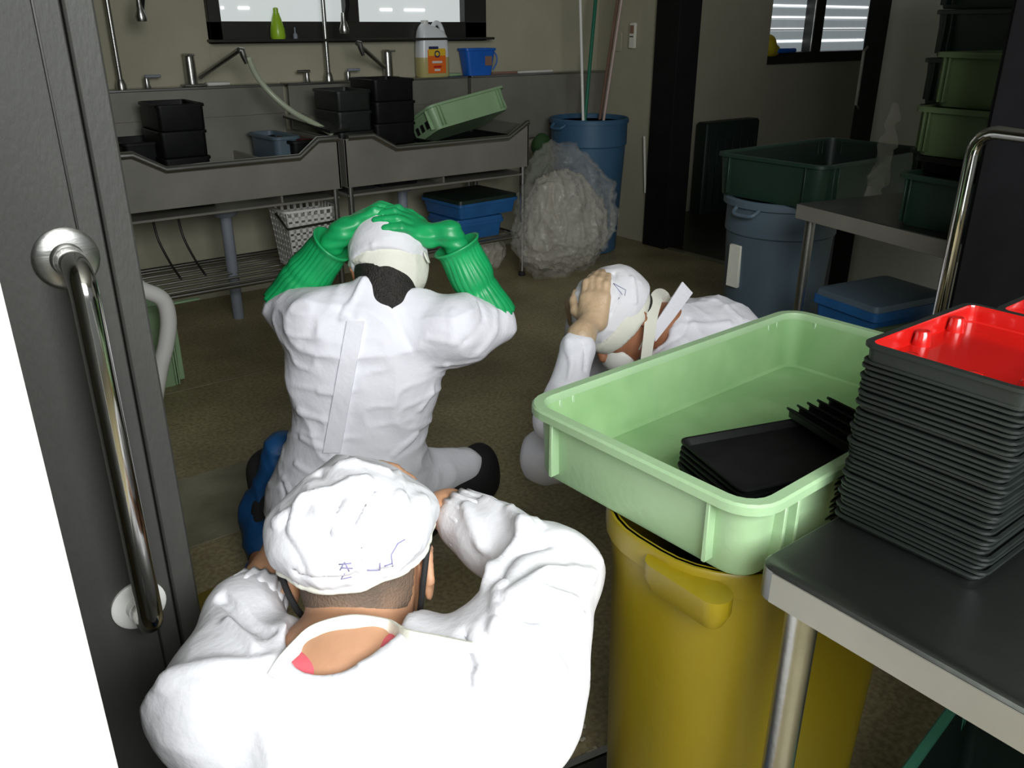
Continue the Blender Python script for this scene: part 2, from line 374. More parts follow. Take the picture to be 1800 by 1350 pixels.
def hand(wrist, toward, E, thumb, sc=1., lift=.012, k=.004, fan=.10, rf=1., pf=1.):
    """palm, four bent fingers of unequal length and a thumb laid over ellipsoid E"""
    w0, n = on_ell(wrist, E, lift+.008); d = toward-w0; d = nrm(d-n*(d@n)); s = np.cross(n, d)*thumb   # s points to the thumb side
    pr = [C_(wrist, w0+d*.02, .025*sc*pf, .024*sc*pf, .02)]; kn = []
    for i in range(4):
        p, _ = on_ell(w0+d*(.088-.006*abs(i-1.2))*sc+s*(1.5-i)*.0215*sc, E, lift); kn.append(p)
        pr.append(C_(w0+d*.01+s*(1.5-i)*.011*sc, p, .0165*sc*pf, .0125*sc*pf, .014))
    LN = ((.040, .026, .022), (.046, .030, .023), (.042, .028, .022), (.032, .021, .019))
    for i in range(4):
        p = kn[i]; dd = nrm(d+s*(1.5-i)*fan)
        for j, L in enumerate(LN[i]):
            _, nn = on_ell(p, E, 0); dd = nrm(dd-nn*(dd@nn)); q, _ = on_ell(p+dd*L*sc, E, lift-.003*j+(.004 if j == 0 else 0)); dd = nrm(q-p)
            pr.append(C_(p, q, (.0100-.0008*j)*sc*rf, (.0092-.0008*j)*sc*rf, k)); p = q
    p, _ = on_ell(w0+d*.018*sc+s*.026*sc, E, lift); dd = nrm(d*.55+s*.85)
    for j, L in enumerate((.042, .034, .027)):
        q, _ = on_ell(p+dd*L*sc, E, lift-.002*j); dd = nrm(nrm(q-p)+d*.35); pr.append(C_(p, q, (.0135-.0015*j)*sc*rf, (.0120-.0017*j)*sc*rf, .010 if j == 0 else k)); p = q
    return pr
#@@STRUCT
# ------------------------------------------------------------------ room
YW = 4.62
struct(MB().box((-1.5, -2.5, -.1), (4.3, 5.0, 0), .001).go('floor', 'floor'))
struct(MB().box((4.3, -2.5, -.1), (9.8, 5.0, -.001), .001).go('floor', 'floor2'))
struct(MB().box((-1.5, -2.5, 2.7), (9.8, 5.0, 2.8), .001).go('ceiling', 'ceil'))
fl = MB().box((.285, 2.22, -.002), (1.15, 2.64, .003), .001).go('trim_1', 'floorp'); struct(fl)
j1 = MB().box((-.6, 3.40, -.001), (2.6, 3.412, .0015), .0004).go('trim_2', 'joint'); struct(j1)
j1 = MB().box((4.27, 2.62, -.001), (4.33, 3.85, .006), .0004).go('trim_3', 'floorp'); struct(j1)
# back wall with window openings
WX0, WX1, WZ0 = 1.61, 3.33, 1.315
bw = MB(); bw.box((-1.5, YW, 0), (WX0, YW+.15, 2.7), .001); bw.box((WX0, YW, 0), (WX1, YW+.15, WZ0), .001); bw.box((WX0, YW, 2.2), (WX1, YW+.15, 2.7), .001); bw.box((WX1, YW, 0), (6.2, YW+.15, 2.7), .001)
struct(bw.go('wall_back', 'wall'))
bw = MB(); bw.box((6.2, YW+.13, 0), (9.8, YW+.28, 1.10), .001); bw.box((8.1, YW+.13, 1.10), (9.8, YW+.28, 2.7), .001); bw.box((6.2, YW+.13, 2.2), (8.1, YW+.28, 2.7), .001)
struct(bw.go('wall_back_recess', 'wall'))
struct(MB().box((-1.6, -2.5, 0), (-1.5, 5.0, 2.7), .001).go('wall_left', 'wall'))
struct(MB().box((9.8, -2.5, 0), (9.9, 5.0, 2.7), .001).go('wall_right', 'wall'))
struct(MB().box((4.3, 4.05, 0), (4.42, YW, 2.7), .001).go('wall_partition_back', 'wall'))
struct(MB().box((4.3, -2.5, 0), (4.42, 2.50, 2.7), .001).go('wall_partition_front', 'part_wall'))
struct(MB().box((4.26, 3.85, 0), (4.46, 4.05, 2.7), .004).go('trim_4', 'black'))
p2 = MB().box((4.27, 2.50, 0), (4.45, 2.60, 2.7), .004).go('trim_5', 'black'); struct(p2)
# white entrance wall beside the camera
struct(MB().box((-1.5, .50, 0), (.049, .60, 2.7), .002).go('wall_entrance', 'white_wall'))
# window 1
wn = empty('window_1', (0, 0, 0)); struct(wn)
fb = .105
MB().box((WX0, YW-.035, WZ0), (WX1, YW+.06, WZ0+fb), .003).go('frame_bottom', 'frame', wn)
MB().box((WX0, YW-.035, WZ0), (WX0+.065, YW+.06, 2.2), .003).go('frame_side', 'frame', wn)
MB().box((WX1-.16, YW-.035, WZ0), (WX1, YW+.06, 2.2), .003).go('frame_side', 'frame', wn)
MB().box((WX0, YW-.035, 2.13), (WX1, YW+.06, 2.2), .003).go('frame_top', 'frame', wn)
MB().box((2.38, YW-.03, WZ0), (2.46, YW+.05, 2.2), .003).go('mullion', 'frame', wn)
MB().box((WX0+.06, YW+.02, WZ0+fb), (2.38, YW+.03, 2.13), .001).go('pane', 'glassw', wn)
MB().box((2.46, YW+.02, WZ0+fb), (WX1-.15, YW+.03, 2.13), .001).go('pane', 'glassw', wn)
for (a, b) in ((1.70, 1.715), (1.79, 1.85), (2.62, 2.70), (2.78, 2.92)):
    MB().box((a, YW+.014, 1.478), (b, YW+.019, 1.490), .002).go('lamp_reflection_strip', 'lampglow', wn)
# window 2 with roller-shutter slats behind the glass
w2 = empty('window_2', (0, 0, 0)); struct(w2); Y2 = YW+.13
MB().box((6.2, Y2-.05, 1.10), (8.1, Y2+.12, 1.19), .003).go('frame_bottom', 'frame', w2)
MB().box((6.95, Y2-.03, 1.19), (7.08, Y2+.08, 2.2), .003).go('mullion', 'frame', w2)
MB().box((7.93, Y2-.03, 1.19), (8.1, Y2+.08, 2.2), .003).go('frame_side', 'frame', w2)
MB().box((6.915, Y2-.045, 1.19), (6.93, Y2-.03, 2.2), .003).go('sash_edge', 'steel', w2)
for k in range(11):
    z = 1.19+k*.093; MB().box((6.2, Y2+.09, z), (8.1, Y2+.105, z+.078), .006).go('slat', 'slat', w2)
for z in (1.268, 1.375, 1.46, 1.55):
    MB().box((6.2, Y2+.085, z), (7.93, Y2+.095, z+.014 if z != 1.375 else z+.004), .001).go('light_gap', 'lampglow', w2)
#@@DOOR
# ------------------------------------------------------------------ dark door leaf with grab bar
d0 = empty('door_1', (0, 1.15, 0)); struct(d0)
MB().box((-.62, 0, .01), (.236, .035, 2.3), .002).go('leaf', 'door', d0)
MB().box((.238, -.004, .01), (.272, .039, 2.3), .003).go('edge_stile', 'door', d0)
MB().box((.206, -.003, .01), (.209, .001, 2.3), .0005).go('seam', 'frame', d0)
MB().box((-.1, -.003, .01), (-.097, .001, 2.3), .0005).go('seam', 'frame', d0)
g = empty('grab_bar', (.188, 1.15, 0), 0, 'long polished stainless grab bar bolted to the dark door', 'handle')
for z in (1.135, .612):
    MB().lathe([(0, 0), (.0385, 0), (.0385, .004), (.034, .007), (.02, .008), (.0185, .012), (.0185, .02), (0, .02)], (0, 0, 0), 36).go('flange', 'white' if z < 1 else 'steel', g)
    f = [c for c in g.children if c.name.startswith('flange')][-1]; f.rotation_euler = (math.pi/2, 0, 0); f.location = (0, 0, z); f['label'] = 'round mounting plate'
P = [(0, 0, 1.135)]
for k in range(9):
    a = math.pi/2*k/8; P.append((0, -.045-.03*math.sin(a), 1.105+.03*math.cos(a)) if 0 else (0, -.04-.035*math.sin(a), 1.135-.035*(1-math.cos(a))))
P2_ = [(0, -.075, .647)]
for k in range(1, 9):
    a = math.pi/2*k/8; P2_.append((0, -.075+.035*(1-math.cos(a)), .647-.035*math.sin(a)))
P += P2_+[(0, 0, .612)]
MB().tube(P, .0165, 20).go('bar', 'chrome', g, smooth=True)
#@@SINKS
# ------------------------------------------------------------------ twin sinks
YS = 3.909
def sink(x0, x1, label, basins, lowl, lowr):
    o = empty('sink', ((x0+x1)/2, YS, 0), 0, label, 'sink', 'stainless sinks along the back wall'); cx = (x0+x1)/2
    X = lambda v: v-cx
    YB = .60   # depth
    # front and sides follow the dipped rail
    prof = [(x0, .885), (x0+lowl[0], .885), (x0+lowl[1], .815), (x1-lowr[1], .815), (x1-lowr[0], .885), (x1, .885)]
    f = MB(); vs = []; n = len(prof)
    for dy in (0, .012):
        for x, z in prof: vs.append((X(x), dy, z))
        for x, z in prof: vs.append((X(x), dy, .65))
    fs = []
    for i in range(n-1):
        fs.append((i, i+n, i+n+1, i+1)); fs.append((2*n+i, 2*n+i+1, 3*n+i+1, 3*n+i)); fs.append((i, i+1, 2*n+i+1, 2*n+i)); fs.append((n+i, 3*n+i, 3*n+i+1, n+i+1))
    f.add(vs, fs); f.go('front_panel', 'steel_dull', o)
    for x in (x0, x1-.012): MB().box((X(x), 0, .65), (X(x+.012), YB, .885), .002).go('side_panel', 'steel_dull', o)
    MB().box((X(x0+.01), .01, .60), (X(x1-.01), YB, .612), .002).go('basin_bottom', 'steel_dull', o)
    MB().box((X(x0+.01), YB-.012, .60), (X(x1-.01), YB, .97), .002).go('basin_back', 'steel_dull', o)
    MB().box((X(x0), YB, .80), (X(x1), YB+.012, 1.108), .002).go('backsplash', 'steel_dull', o)
    MB().box((X(x0), YB-.005, 1.105), (X(x1), YW-YS-.002, 1.118), .003).go('ledge', 'steel', o)
    for b in basins: MB().box((X(b), .02, .61), (X(b+.012), YB, .80), .002).go('divider', 'steel_dull', o)
    MB().tube([(X(x0+.02), 0, .893), (X(x0+lowl[0]), 0, .893), (X(x0+lowl[1]), 0, .820), (X(x1-lowr[1]), 0, .820), (X(x1-lowr[0]), 0, .893), (X(x1-.005), 0, .893)], .017, 16).go('rail', 'steel', o)
    for x in (x0+.025, x1-.03):
        for y in (.02, YB-.03):
            lg = MB().tube([(X(x), y, .03), (X(x), y, .66)], .016, 14).go('leg', 'steel', o); MB().lathe([(.02, 0), (.022, .012), (.013, .034)], (X(x), y, 0), 16).go('foot', 'blackcloth', lg)
    MB().tube([(X(x0+.02), .02, .245), (X(x1-.03), .02, .245)], .011, 10).go('shelf_rail', 'steel', o)
    MB().tube([(X(x0+.02), YB-.03, .245), (X(x1-.03), YB-.03, .245)], .011, 10).go('shelf_rail', 'steel', o)
    for k in range(6):
        y = .09+.085*k; MB().tube([(X(x0+.02), y, .245), (X(x1-.03), y, .245)], .006, 8).go('shelf_rod', 'steel', o)
    for x in (x0+.02, x1-.03): MB().tube([(X(x), .02, .245), (X(x), YB-.03, .245)], .011, 10).go('shelf_rail', 'steel', o)
    return o
s1 = sink(.80, 1.935, 'left stainless sink with dipped front rail, holding the tall black crate', [1.62], (.17, .30), (.11, .21))
s2 = sink(1.965, 3.13, 'right stainless sink with dipped front rail, holding the pale green crate', [2.55], (.16, .29), (.02, .15))
# worktable with splash panel right of the sinks
o = empty('splash_panel', (3.7, 4.5, 0), 0, 'dark steel splash panel on legs behind the tall blue bin', 'panel')
MB().box((-.55, 0, .72), (.57, .04, 1.108), .003).go('panel', 'steel_dull', o)
MB().box((-.55, -.005, 1.105), (.57, .115, 1.118), .003).go('ledge', 'steel', o)
for x in (-.52, .54): MB().tube([(x, .02, 0), (x, .02, .73)], .016, 12).go('leg', 'steel', o)
# taps
def tap(x, spout, label, grp=None):
    o = empty('tap', (x, 4.56, 1.118), 0, label, 'tap')
    MB().box((-.05, -.03, 0), (.06, .03, .012), .004).go('base_plate', 'steel', o)
    MB().lathe([(.028, 0), (.027, .11), (.025, .135), (0, .137)], (0, 0, .01), 20).go('tap_body', 'steel', o)
    MB().box((-.03, -.09, .145), (.005, .01, .155), .003).go('lever', 'steel', o)
    q = [np.array(spout[0])-V3(x, 4.56, 1.118), np.array(spout[1])-V3(x, 4.56, 1.118)]
    MB().tube([q[0], q[1]], .012, 12).go('spout', 'steel', o)
    MB().tube([q[1], q[1]+V3(.012, 0, 0), q[1]+V3(.02, 0, -.03), q[1]+V3(.03, 0, -.06)], [.014, .016, .014, .010], 12).go('nozzle', 'steel', o)
    return o
a = atY(338, 148, 4.56); tap(a[0], (atY(352, 135, 4.5), atY(420, 88, 4.2)), 'grey lever tap of the left sink with the hose on its raised spout')
a = atY(682, 120, 4.56); tap(a[0], (atY(675, 118, 4.5), atY(628, 76, 4.25)), 'grey lever tap beside the detergent jug, raised spout pointing left')
def cock(px, py, label, s=1):
    p = atY(px, py, 4.56); o = empty('stop_valve', (p[0], 4.56, 1.118), 0, label, 'valve', None)
    MB().lathe([(.02, 0), (.014, .015), (.014, .045), (0, .047)], (0, 0, 0), 14).go('valve_body', 'steel', o)
    MB().box((-.012 if s > 0 else -.065, -.03, .048), (.065 if s > 0 else .012, -.012, .062), .004).go('handle', 'pvc' if s > 0 else 'steel', o)
cock(258, 145, 'small lever valve left of the left tap')
cock(540, 140, 'small blue-tipped valve left of the wall pipe', -1)
cock(612, 135, 'small lever valve just right of the wall pipe')
# vertical supply pipes with spray arms
def riser(px, py, label, armx, fl):
    p = atY(px, py, 4.55); o = empty('spray_pipe', (p[0], 4.55, 1.118), 0, label, 'pipe')
    MB().tube([(0, 0, 0), (0, 0, 1.05)], .0125, 12).go('pipe', 'steel', o)
    MB().lathe([(.024, 0), (.024, .02), (.016, .045)], (0, 0, 0), 16).go('collar', 'steel', o)
    a = atY(armx[0], armx[1], 4.3)-V3(p[0], 4.55, 1.118); 
    MB().tube([(0, 0, 1.0), (a[0]*.5, a[2]*0-.12, 1.03), (a[0]*1.1, a[1], .9), (a[0]+fl*.03, a[1], a[2]+.12), (a[0], a[1], a[2])], .010, 10).go('spray_hose', 'black', o)
    MB().lathe([(.0, -.02), (.022, -.018), (.026, .0), (.016, .03), (.011, .08)], tuple(a), 16).go('spray_head', 'steel', o)
riser(212, 145, 'wall pipe at the far left above the left sink', (248, 30), 1)
riser(578, 140, 'wall pipe rising in front of the window middle', (605, 52), 1)
# hose running from left tap down to the chute
a, b = atY(436, 100, 4.2), atY(600, 232, 3.98)
pts = [a, atY(452, 135, 4.2), atY(480, 168, 4.18), atY(515, 197, 4.13), atY(552, 217, 4.06), atY(585, 236, 3.98)]
def cr(P, k=6):
    out = []; P = [np.array(p, float) for p in P]; Q = [P[0]]+P+[P[-1]]
    for i in range(1, len(Q)-2):
        for t in np.arange(k)/k:
            out.append(.5*((2*Q[i])+(Q[i+1]-Q[i-1])*t+(2*Q[i-1]-5*Q[i]+4*Q[i+1]-Q[i+2])*t*t+(3*Q[i]-Q[i-1]-3*Q[i+1]+Q[i+2])*t**3))
    return out+[P[-1]]
tag(MB().tube(cr(pts), .014, 12).go('water_hose', 'hose', smooth=True), 'pale green hose sloping from the left tap down between the sinks', 'hose')
p, q = atY(515, 205, 4.25), atY(598, 232, 3.96)
ch = MB(); dv = q-p; sd = nrm(np.cross(dv, ZZ))*.07; up = V3(0, 0, .012)
ch.rings([[p-sd, p+sd, p+sd+up, p-sd+up], [q-sd, q+sd, q+sd+up, q-sd+up]]); tag(ch.go('drain_board', 'steel'), 'narrow steel chute lying across the gap between the sinks', 'chute')
#@@SINKSTUFF
def crate(name, px, pyt, pyb, Y, lx, ly, m, label, cat='crate', n=1, rz=0, group=None):
    """solid-looking stack of n nested crates with lip edges; px = left/right pixel columns at top"""
    a = atY(px, pyt, Y); return a
# tall black crate stack in left sink: five nested crates
def nested(name, x, y, z0, z1, lx, ly, n, m, label, group, rz=0, mtop=None):
    h = (z1-z0)/n; first = None
    for k in range(n):
        lab = label.replace('#', ('lowest' if k == 0 else 'topmost' if k == n-1 else ('second lowest' if k == 1 else 'third lowest' if k == 2 else 'fourth lowest' if k == 3 else 'upper middle')))
        o = tub(name, lx, ly, h-.002, (x+rng.uniform(-.004, .004), y+rng.uniform(-.004, .004), z0+k*h), rz+rng.uniform(-.01, .01), m, lab, 'crate', group, ribs=False, lip=.006, taper=.004, r=.02)
A = lambda px, py, Y: atY(px, py, Y)
def pxbox(p0, p1, py, Yf):
    a, b = A(p0, py, Yf), A(p1, py, Yf); return (a[0]+b[0])/2, b[0]-a[0], (a[2]+b[2])/2
xc, wx, zt = pxbox(274, 358, 182, 4.06); nested('black_crate', xc, 4.06+.14, .613, zt, wx, .28, 4, 'blacktray', '# black crate of the tall stack in the left sink', 'black crates in the left sink')
a = A(236, 215, 4.3); tub('black_crate', .20, .26, .30, (a[0], 4.3, .613), 0, 'blacktray', 'low dark crate at the far left of the left sink, behind the door edge', 'crate', ribs=False)
a = A(470, 220, 4.3); tub('dark_crate', .13, .3, .28, (a[0]+.02, 4.28, .613), .05, 'greyblue', 'dark blue crate standing in the middle of the left sink', 'crate', ribs=False)
a = A(515, 222, 4.25); o = tub('dark_crate', .16, .3, .26, (a[0]-.0, 4.25, .613), 0, 'blacktray', 'black crate with a red block in it, right side of the left sink', 'crate', ribs=False)
tag(MB().box((a[0]-.06, 4.13, .76), (a[0]+.06, 4.37, .872), .01).go('red_block', mat('dark_red_plastic', (.10, .012, .012), .5, var=.3)), 'dark red block sitting in the black crate under the hose', 'block')
for nm, X0, X1, zt, lab in (('a', 590, 655, 1.03, 'left of the two'), ('b', 655, 730, 1.12, 'right and taller of the two')):
    xc, wx, zt = pxbox(X0, X1, 158 if nm == 'a' else 138, 4.0)
    nested('black_crate', xc, 4.135, .613, zt, wx-.012, .27, 5, 'blacktray' if nm == 'b' else 'traygrey', '# crate of the black stack, '+lab+', right sink', 'black crates in the right sink, '+nm.replace('a', 'left').replace('b', 'right')+' stack')
# pale green crate tipped on the rim of right sink
a = A(850, 205, 4.12)
o = tub('green_crate', .52, .34, .13, (2.83, 4.16, .86), 0, 'green', 'pale green crate tipped on its side on dark racks in the right sink', 'crate', m_in='green_in', tilt=(math.radians(-24), math.radians(-9), .05))
for k in range(4):
    MB().box((-.262, -.1+.055*k, .03), (-.259, -.07+.055*k, .07), .001).go('slot', 'black', o)
for k in range(3):
    t = tub('dark_rack', .50, .36, .05, (2.80, 4.16, .665+k*.055), .02*k, 'blacktray', ['lowest', 'middle', 'top'][k]+' dark flat rack under the tipped green crate', 'rack', 'flat racks in the right sink', ribs=False, r=.02)
# jug of detergent
a = A(760, 133, 4.56)
o = empty('detergent_jug', (a[0], 4.555, 1.118), 0, 'milky detergent jug with orange label standing on the sink ledge', 'jug')
def jug_r(wx, wy, z, cx=0): return rrect(wx, wy, min(wx, wy)*.35, z, 5, cx)
MB().rings([jug_r(.195, .09, 0), jug_r(.205, .1, .01), jug_r(.205, .1, .11)]).go('filled_base', 'liquid', o)
MB().rings([jug_r(.205, .1, .11), jug_r(.20, .1, .17), jug_r(.190, .095, .22), jug_r(.165, .085, .25, -.008), jug_r(.10, .07, .275, -.03), jug_r(.045, .045, .29, -.045)]).go('shell', 'bottle', o)
MB().lathe([(.022, .285), (.022, .31), (0, .312)], (-.045, 0, 0), 16).go('cap', 'white', o)
MB().tube(cr([(-.0, 0, .262), (.03, 0, .295), (.06, 0, .285), (.082, 0, .235), (.092, 0, .18)]), .014, 12).go('handle', 'bottle', o, smooth=True)
MB().box((-.062, -.053, .022), (.062, -.049, .15), .001).go('label_panel', 'label_o', o)
MB().box((-.058, -.055, .118), (.058, -.0505, .158), .001).go('label_band', 'label_y', o)
MB().box((-.055, -.0565, .155), (.01, -.052, .170), .001).go('name_strip', 'label_n', o)
MB().tube([(.016*math.cos(t), -.056, .128+.016*math.sin(t)) for t in np.linspace(0, 2*math.pi, 17)[:-1]], .004, 6, True).go('round_emblem', 'label_n', o)
for (x0_, x1_, z_, m_) in ((-.035, .035, .078, 'white'), (-.025, .028, .052, 'label_r'), (-.02, .02, .034, 'white')):
    MB().box((x0_, -.0555, z_), (x1_, -.0525, z_+.012), .001).go('print_line', m_, o)
# blue basket/bucket
a = A(838, 130, 4.56)
o = empty('blue_bucket', (a[0], 4.556, 1.118), 0, 'bright blue bucket with a dark square opening on the sink ledge', 'bucket')
MB().rings([rrect(.17, .085, .02, 0), rrect(.215, .10, .02, .14), rrect(.23, .11, .02, .142), rrect(.23, .11, .02, .155), rrect(.215, .1, .02, .155), rrect(.165, .08, .02, .006)], True, True).go('body', 'bblue', o)
MB().box((.028, -.052, .055), (.078, -.044, .11), .002).go('opening', 'wood', o)
MB().tube(cr([(.10, -.02, .145), (.128, -.03, .11), (.125, -.035, .07), (.10, -.03, .03)]), .004, 8).go('handle', 'bblue', o, smooth=True)
a = A(488, 66, 4.57)
o = empty('soap_bottle', (a[0], 4.60, WZ0+.001), 0, 'lime green squeeze bottle standing in the window frame', 'bottle')
o.location = (a[0], 4.562, 1.335)
MB().lathe([(.036, 0), (.040, .012), (.037, .05), (.024, .10), (.017, .12), (.017, .125)], (0, 0, 0), 22).go('body', 'lime', o); MB().lathe([(.014, .125), (.013, .148), (.007, .152), (0, .152)], (0, 0, 0), 16).go('cap', 'lime', o)
struct(MB().box((WX0-.01, 4.50, 1.322), (WX1, YW+.01, 1.335), .002).go('trim_6', 'frame'))
a = A(519, 62, 4.56); tag(MB().lathe([(.012, 0), (.012, .02), (.004, .03), (.004, .055), (0, .056)], (a[0], 4.56, 1.336), 12).go('nozzle_cap', 'pvc'), 'tiny pale nozzle standing right of the lime bottle', 'nozzle')
# odds on ledge
for px, ln, mm, lab in ((800, .09, 'green', 'pale green sponge between jug and bucket'), (385, .12, 'white', 'flat white soap dish right of the left tap'), (632, .10, 'white', 'clear plastic cup near the middle valve')):
    a = A(px, 133 if px > 700 else 148, 4.53); tag(MB().box((a[0]-ln/2, 4.52, 1.1185), (a[0]+ln/2, 4.58, 1.135), .006).go({'green': 'sponge'}.get(mm, 'small_dish'), mm), lab, 'sponge' if mm == 'green' else 'dish')
for px, mm, lab in ((905, 'wood', 'long brown stick lying on the ledge right of the bucket'), (945, 'white', 'thin white stick lying on the ledge far right')):
    a = A(px, 122, 4.53); tag(MB().tube([(a[0]-.16, 4.53+(.03 if mm == 'wood' else 0), 1.126), (a[0]+.14, 4.55, 1.126)], .007, 8).go('stick', mm), lab, 'stick')
# ------------------------------------------------------------------ under the sinks
a = A(385, 375, 4.2)
def pipe(x, y, label, ell=False):
    o = empty('drain_pipe', (x, y, 0), 0, label, 'pipe')
    MB().lathe([(.05, .53), (.065, .55), (.065, .598)], (0, 0, 0), 20).go('trap_cup', 'pvc', o)
    MB().tube([(0, 0, .53), (0, 0, .0)], .028, 16).go('pipe', 'pvc', o)
pipe(1.43, 4.19, 'grey drain pipe under the left sink'); a = A(710, 340, 4.25); pipe(a[0], 4.27, 'grey drain pipe under the right sink, beside the blue boxes')
for k, px in enumerate((275, 320)):
    a = A(px, 400, 4.25); tag(MB().tube(cr([(a[0], 4.3, .60), (a[0]+.005, 4.28, .45), (a[0]+.03, 4.22, .33), (a[0]+.05, 4.15, .262)]), .006, 8).go('wire_hook', 'frame', smooth=True), ['left', 'right'][k]+' thin dark wire hose hanging under the left sink', 'hose')
# white laundry basket
x0, x1, yb, z0, z1 = 1.64, 1.95, 4.08, .258, .575
o = empty('laundry_basket', ((x0+x1)/2, yb, z0), 0, 'white perforated plastic basket on the shelf under the left sink', 'basket')
W, Dp, Hb = .29, .22, .30
def basket_side(ax, s, name):
    b = MB(); nx = 8 if ax == 'x' else 6; L = W if ax == 'x' else Dp; wb, wt = L*.80, L*.98
    rows = [0, .018]
    for k in range(8): rows += [.018+.031*k+.011, .018+.031*(k+1)]
    rows += [Hb]
    def pt(u, z, out):
        f = z/Hb; hw = (wb+(wt-wb)*f)/2; d = ((Dp if ax == 'x' else W)*(.80+.18*f))/2+out
        return (u*hw, s*d, z) if ax == 'x' else (s*d, u*hw, z)
    def slab(u0, u1, za, zb):
        p = [pt(u0, za, 0), pt(u1, za, 0), pt(u1, zb, 0), pt(u0, zb, 0)]; q = [pt(u0, za, -.003), pt(u1, za, -.003), pt(u1, zb, -.003), pt(u0, zb, -.003)]
        b.rings([p, q])
    for k in range(len(rows)//2):
        slab(-1, 1, rows[2*k], rows[2*k+1])
    for i in range(nx+1):
        u = -1+2*i/nx; e = .42/nx; slab(max(-1, u-e), min(1, u+e), 0, Hb)
    return b.go(name, 'white', o)
for s in (-1, 1): basket_side('x', s, 'side_panel'); basket_side('y', s, 'end_panel')
MB().rings([rrect(W*.8, Dp*.8, .01, 0), rrect(W*.8, Dp*.8, .01, .004)]).go('bottom', 'white', o)
MB().rings([rrect(W*.98, Dp*.98, .02, Hb-.012), rrect(W*1.05, Dp*1.06, .03, Hb-.012), rrect(W*1.05, Dp*1.06, .03, Hb), rrect(W*.98, Dp*.98, .02, Hb)], False, False).go('rim', 'white', o)
MB().tube([(x*W*.52, -Dp*.56, .222) if 0 else p for x, p in zip(range(4), [(-W*.51, 0, .275), (-W*.5, -Dp*.54, .215), (W*.5, -Dp*.54, .225), (W*.51, 0, .28)])], .006, 8).go('carry_handle', 'frame', o)
# blue boxes
def lidbox(x, y, z, lx, ly, h, label, rz=0, m='bblue', lid='ngreen', nm='blue_box'):
    o = empty(nm, (x, y, z), rz, label, 'box')
    MB().rings([rrect(lx*.94, ly*.94, .02, 0), rrect(lx, ly, .02, h*.8), rrect(lx+.02, ly+.02, .02, h*.8), rrect(lx+.02, ly+.02, .02, h)]).go('body', m, o)
    MB().rings([rrect(lx+.012, ly+.012, .02, h), rrect(lx+.006, ly+.006, .02, h+.02), rrect(lx*.8, ly*.8, .02, h+.028)]).go('lid', lid, o); return o
MB2 = M['bblue']; M['box_blue'] = mat('mid_blue_plastic', (.02, .13, .36), .45, var=.2, vscale=10)
lidbox(2.83, 4.13, .258, .32, .30, .10, 'lower blue box under the right sink', 0, 'box_blue', 'box_blue')
lidbox(2.87, 4.14, .387, .42, .36, .085, 'upper blue box with a wrinkled black cover under the right sink', .06, 'box_blue')
# pale green tub with a curved white pipe at the left, on the floor
o = tub('green_tub', .26, .30, .36, (.80, 3.62, 0), -.1, 'green', 'pale green tub on the floor half hidden by the door edge', 'tub')
tag(MB().tube(cr([A(214, 470, 3.2), A(243, 505, 3.2), A(284, 525, 3.2), A(296, 560, 3.2), A(292, 605, 3.2), A(281, 650, 3.2), A(268, 712, 3.2)*V3(1, 1, 0)+V3(0, 0, .03)]), [.02]*5+[.030]*32, 16).go('curved_pipe', 'white', smooth=True), 'thick glossy white curved tube in front of the pale green tub', 'tube')
tag(MB().box(A(300, 532, 3.55)-V3(.02, .01, .01), A(352, 528, 3.55)+V3(0, .02, .012), .004).go('green_bar', 'green'), 'short pale green bar sticking out right of the white tube', 'bar')
a = atZ(372, 1092, .0)
tag(MB().box((.40, 1.80, 0), (.50, 1.88, .085), .01, rz=.1).go('yellow_box', 'yellow'), 'small yellow block on the floor behind the near worker left elbow', 'block')
tag(MB().box((.385, 1.68, 0), (.47, 1.75, .04), .01, rz=.1).go('blue_block', 'greyblue'), 'small greyish blue block on the floor in front of the yellow one', 'block')
#@@BINS
def roundbin(name, x, y, rb, rt, h, m, label, lip=.018, rz=0, band=True):
    o = empty(name, (x, y, 0), rz, label, 'bin')
    MB().lathe([(rb*.92, 0), (rb, .01), (rb+(rt-rb)*.82, h*.80), (rb+(rt-rb)*.82+.008, h*.81), (rt, h-.03), (rt, h-.028), (rt-.006, h-.028), (rb-.006, .015), (0, .012)], (0, 0, 0), 48).go('body', m, o)
    MB().lathe([(rt-.006, h-.03), (rt+lip, h-.03), (rt+lip, h-.006), (rt+lip-.006, h), (rt-.002, h), (rt-.008, h-.006), (rt-.006, h-.03)], (0, 0, 0), 48).go('rim', m, o)
    for s in (-1, 1):
        MB().tube(cr([(s*(rt+.004), -.055, h-.03), (s*(rt+.034), -.045, h-.05), (s*(rt+.038), 0, h-.055), (s*(rt+.034), .045, h-.05), (s*(rt+.004), .055, h-.03)]), .009, 10).go('handle', m, o, smooth=True)
    return o
# blue bin with poles
bx, by = 3.86, 4.20
roundbin('blue_bin', bx, by, .205, .245, .86, 'blue', 'tall blue round bin holding long broom poles by the back wall', .008)
def pole(a, b, r, m, label):
    return tag(MB().tube([a, b], r, 10).go('broom_pole', m), label, 'pole')
zt = 2.1
def poleY(px0, py0, px1, py1, Y0, Y1, r, m, label):
    a = A(px0, py0, Y0); b = A(px1, py1, Y1); d = b-a; pole(a-d*(.35), b+d*.9, r, m, label)
poleY(1025, 213, 1020, 0, 4.1, 4.2, .009, 'white', 'straight white pole in the blue bin, leftmost')
poleY(1030, 190, 1047, 0, 4.28, 4.38, .012, mat('green_pole', (.01, .16, .09), .4, var=.1), 'dark green pole leaning behind the white one')
poleY(1062, 205, 1092, 5, 4.14, 4.12, .009, mat('pink_pole', (.50, .38, .34), .4, var=.1), 'pinkish white pole leaning right in the blue bin')
poleY(1056, 200, 1086, 0, 4.26, 4.24, .011, 'wood', 'brown wooden pole beside the pinkish one')
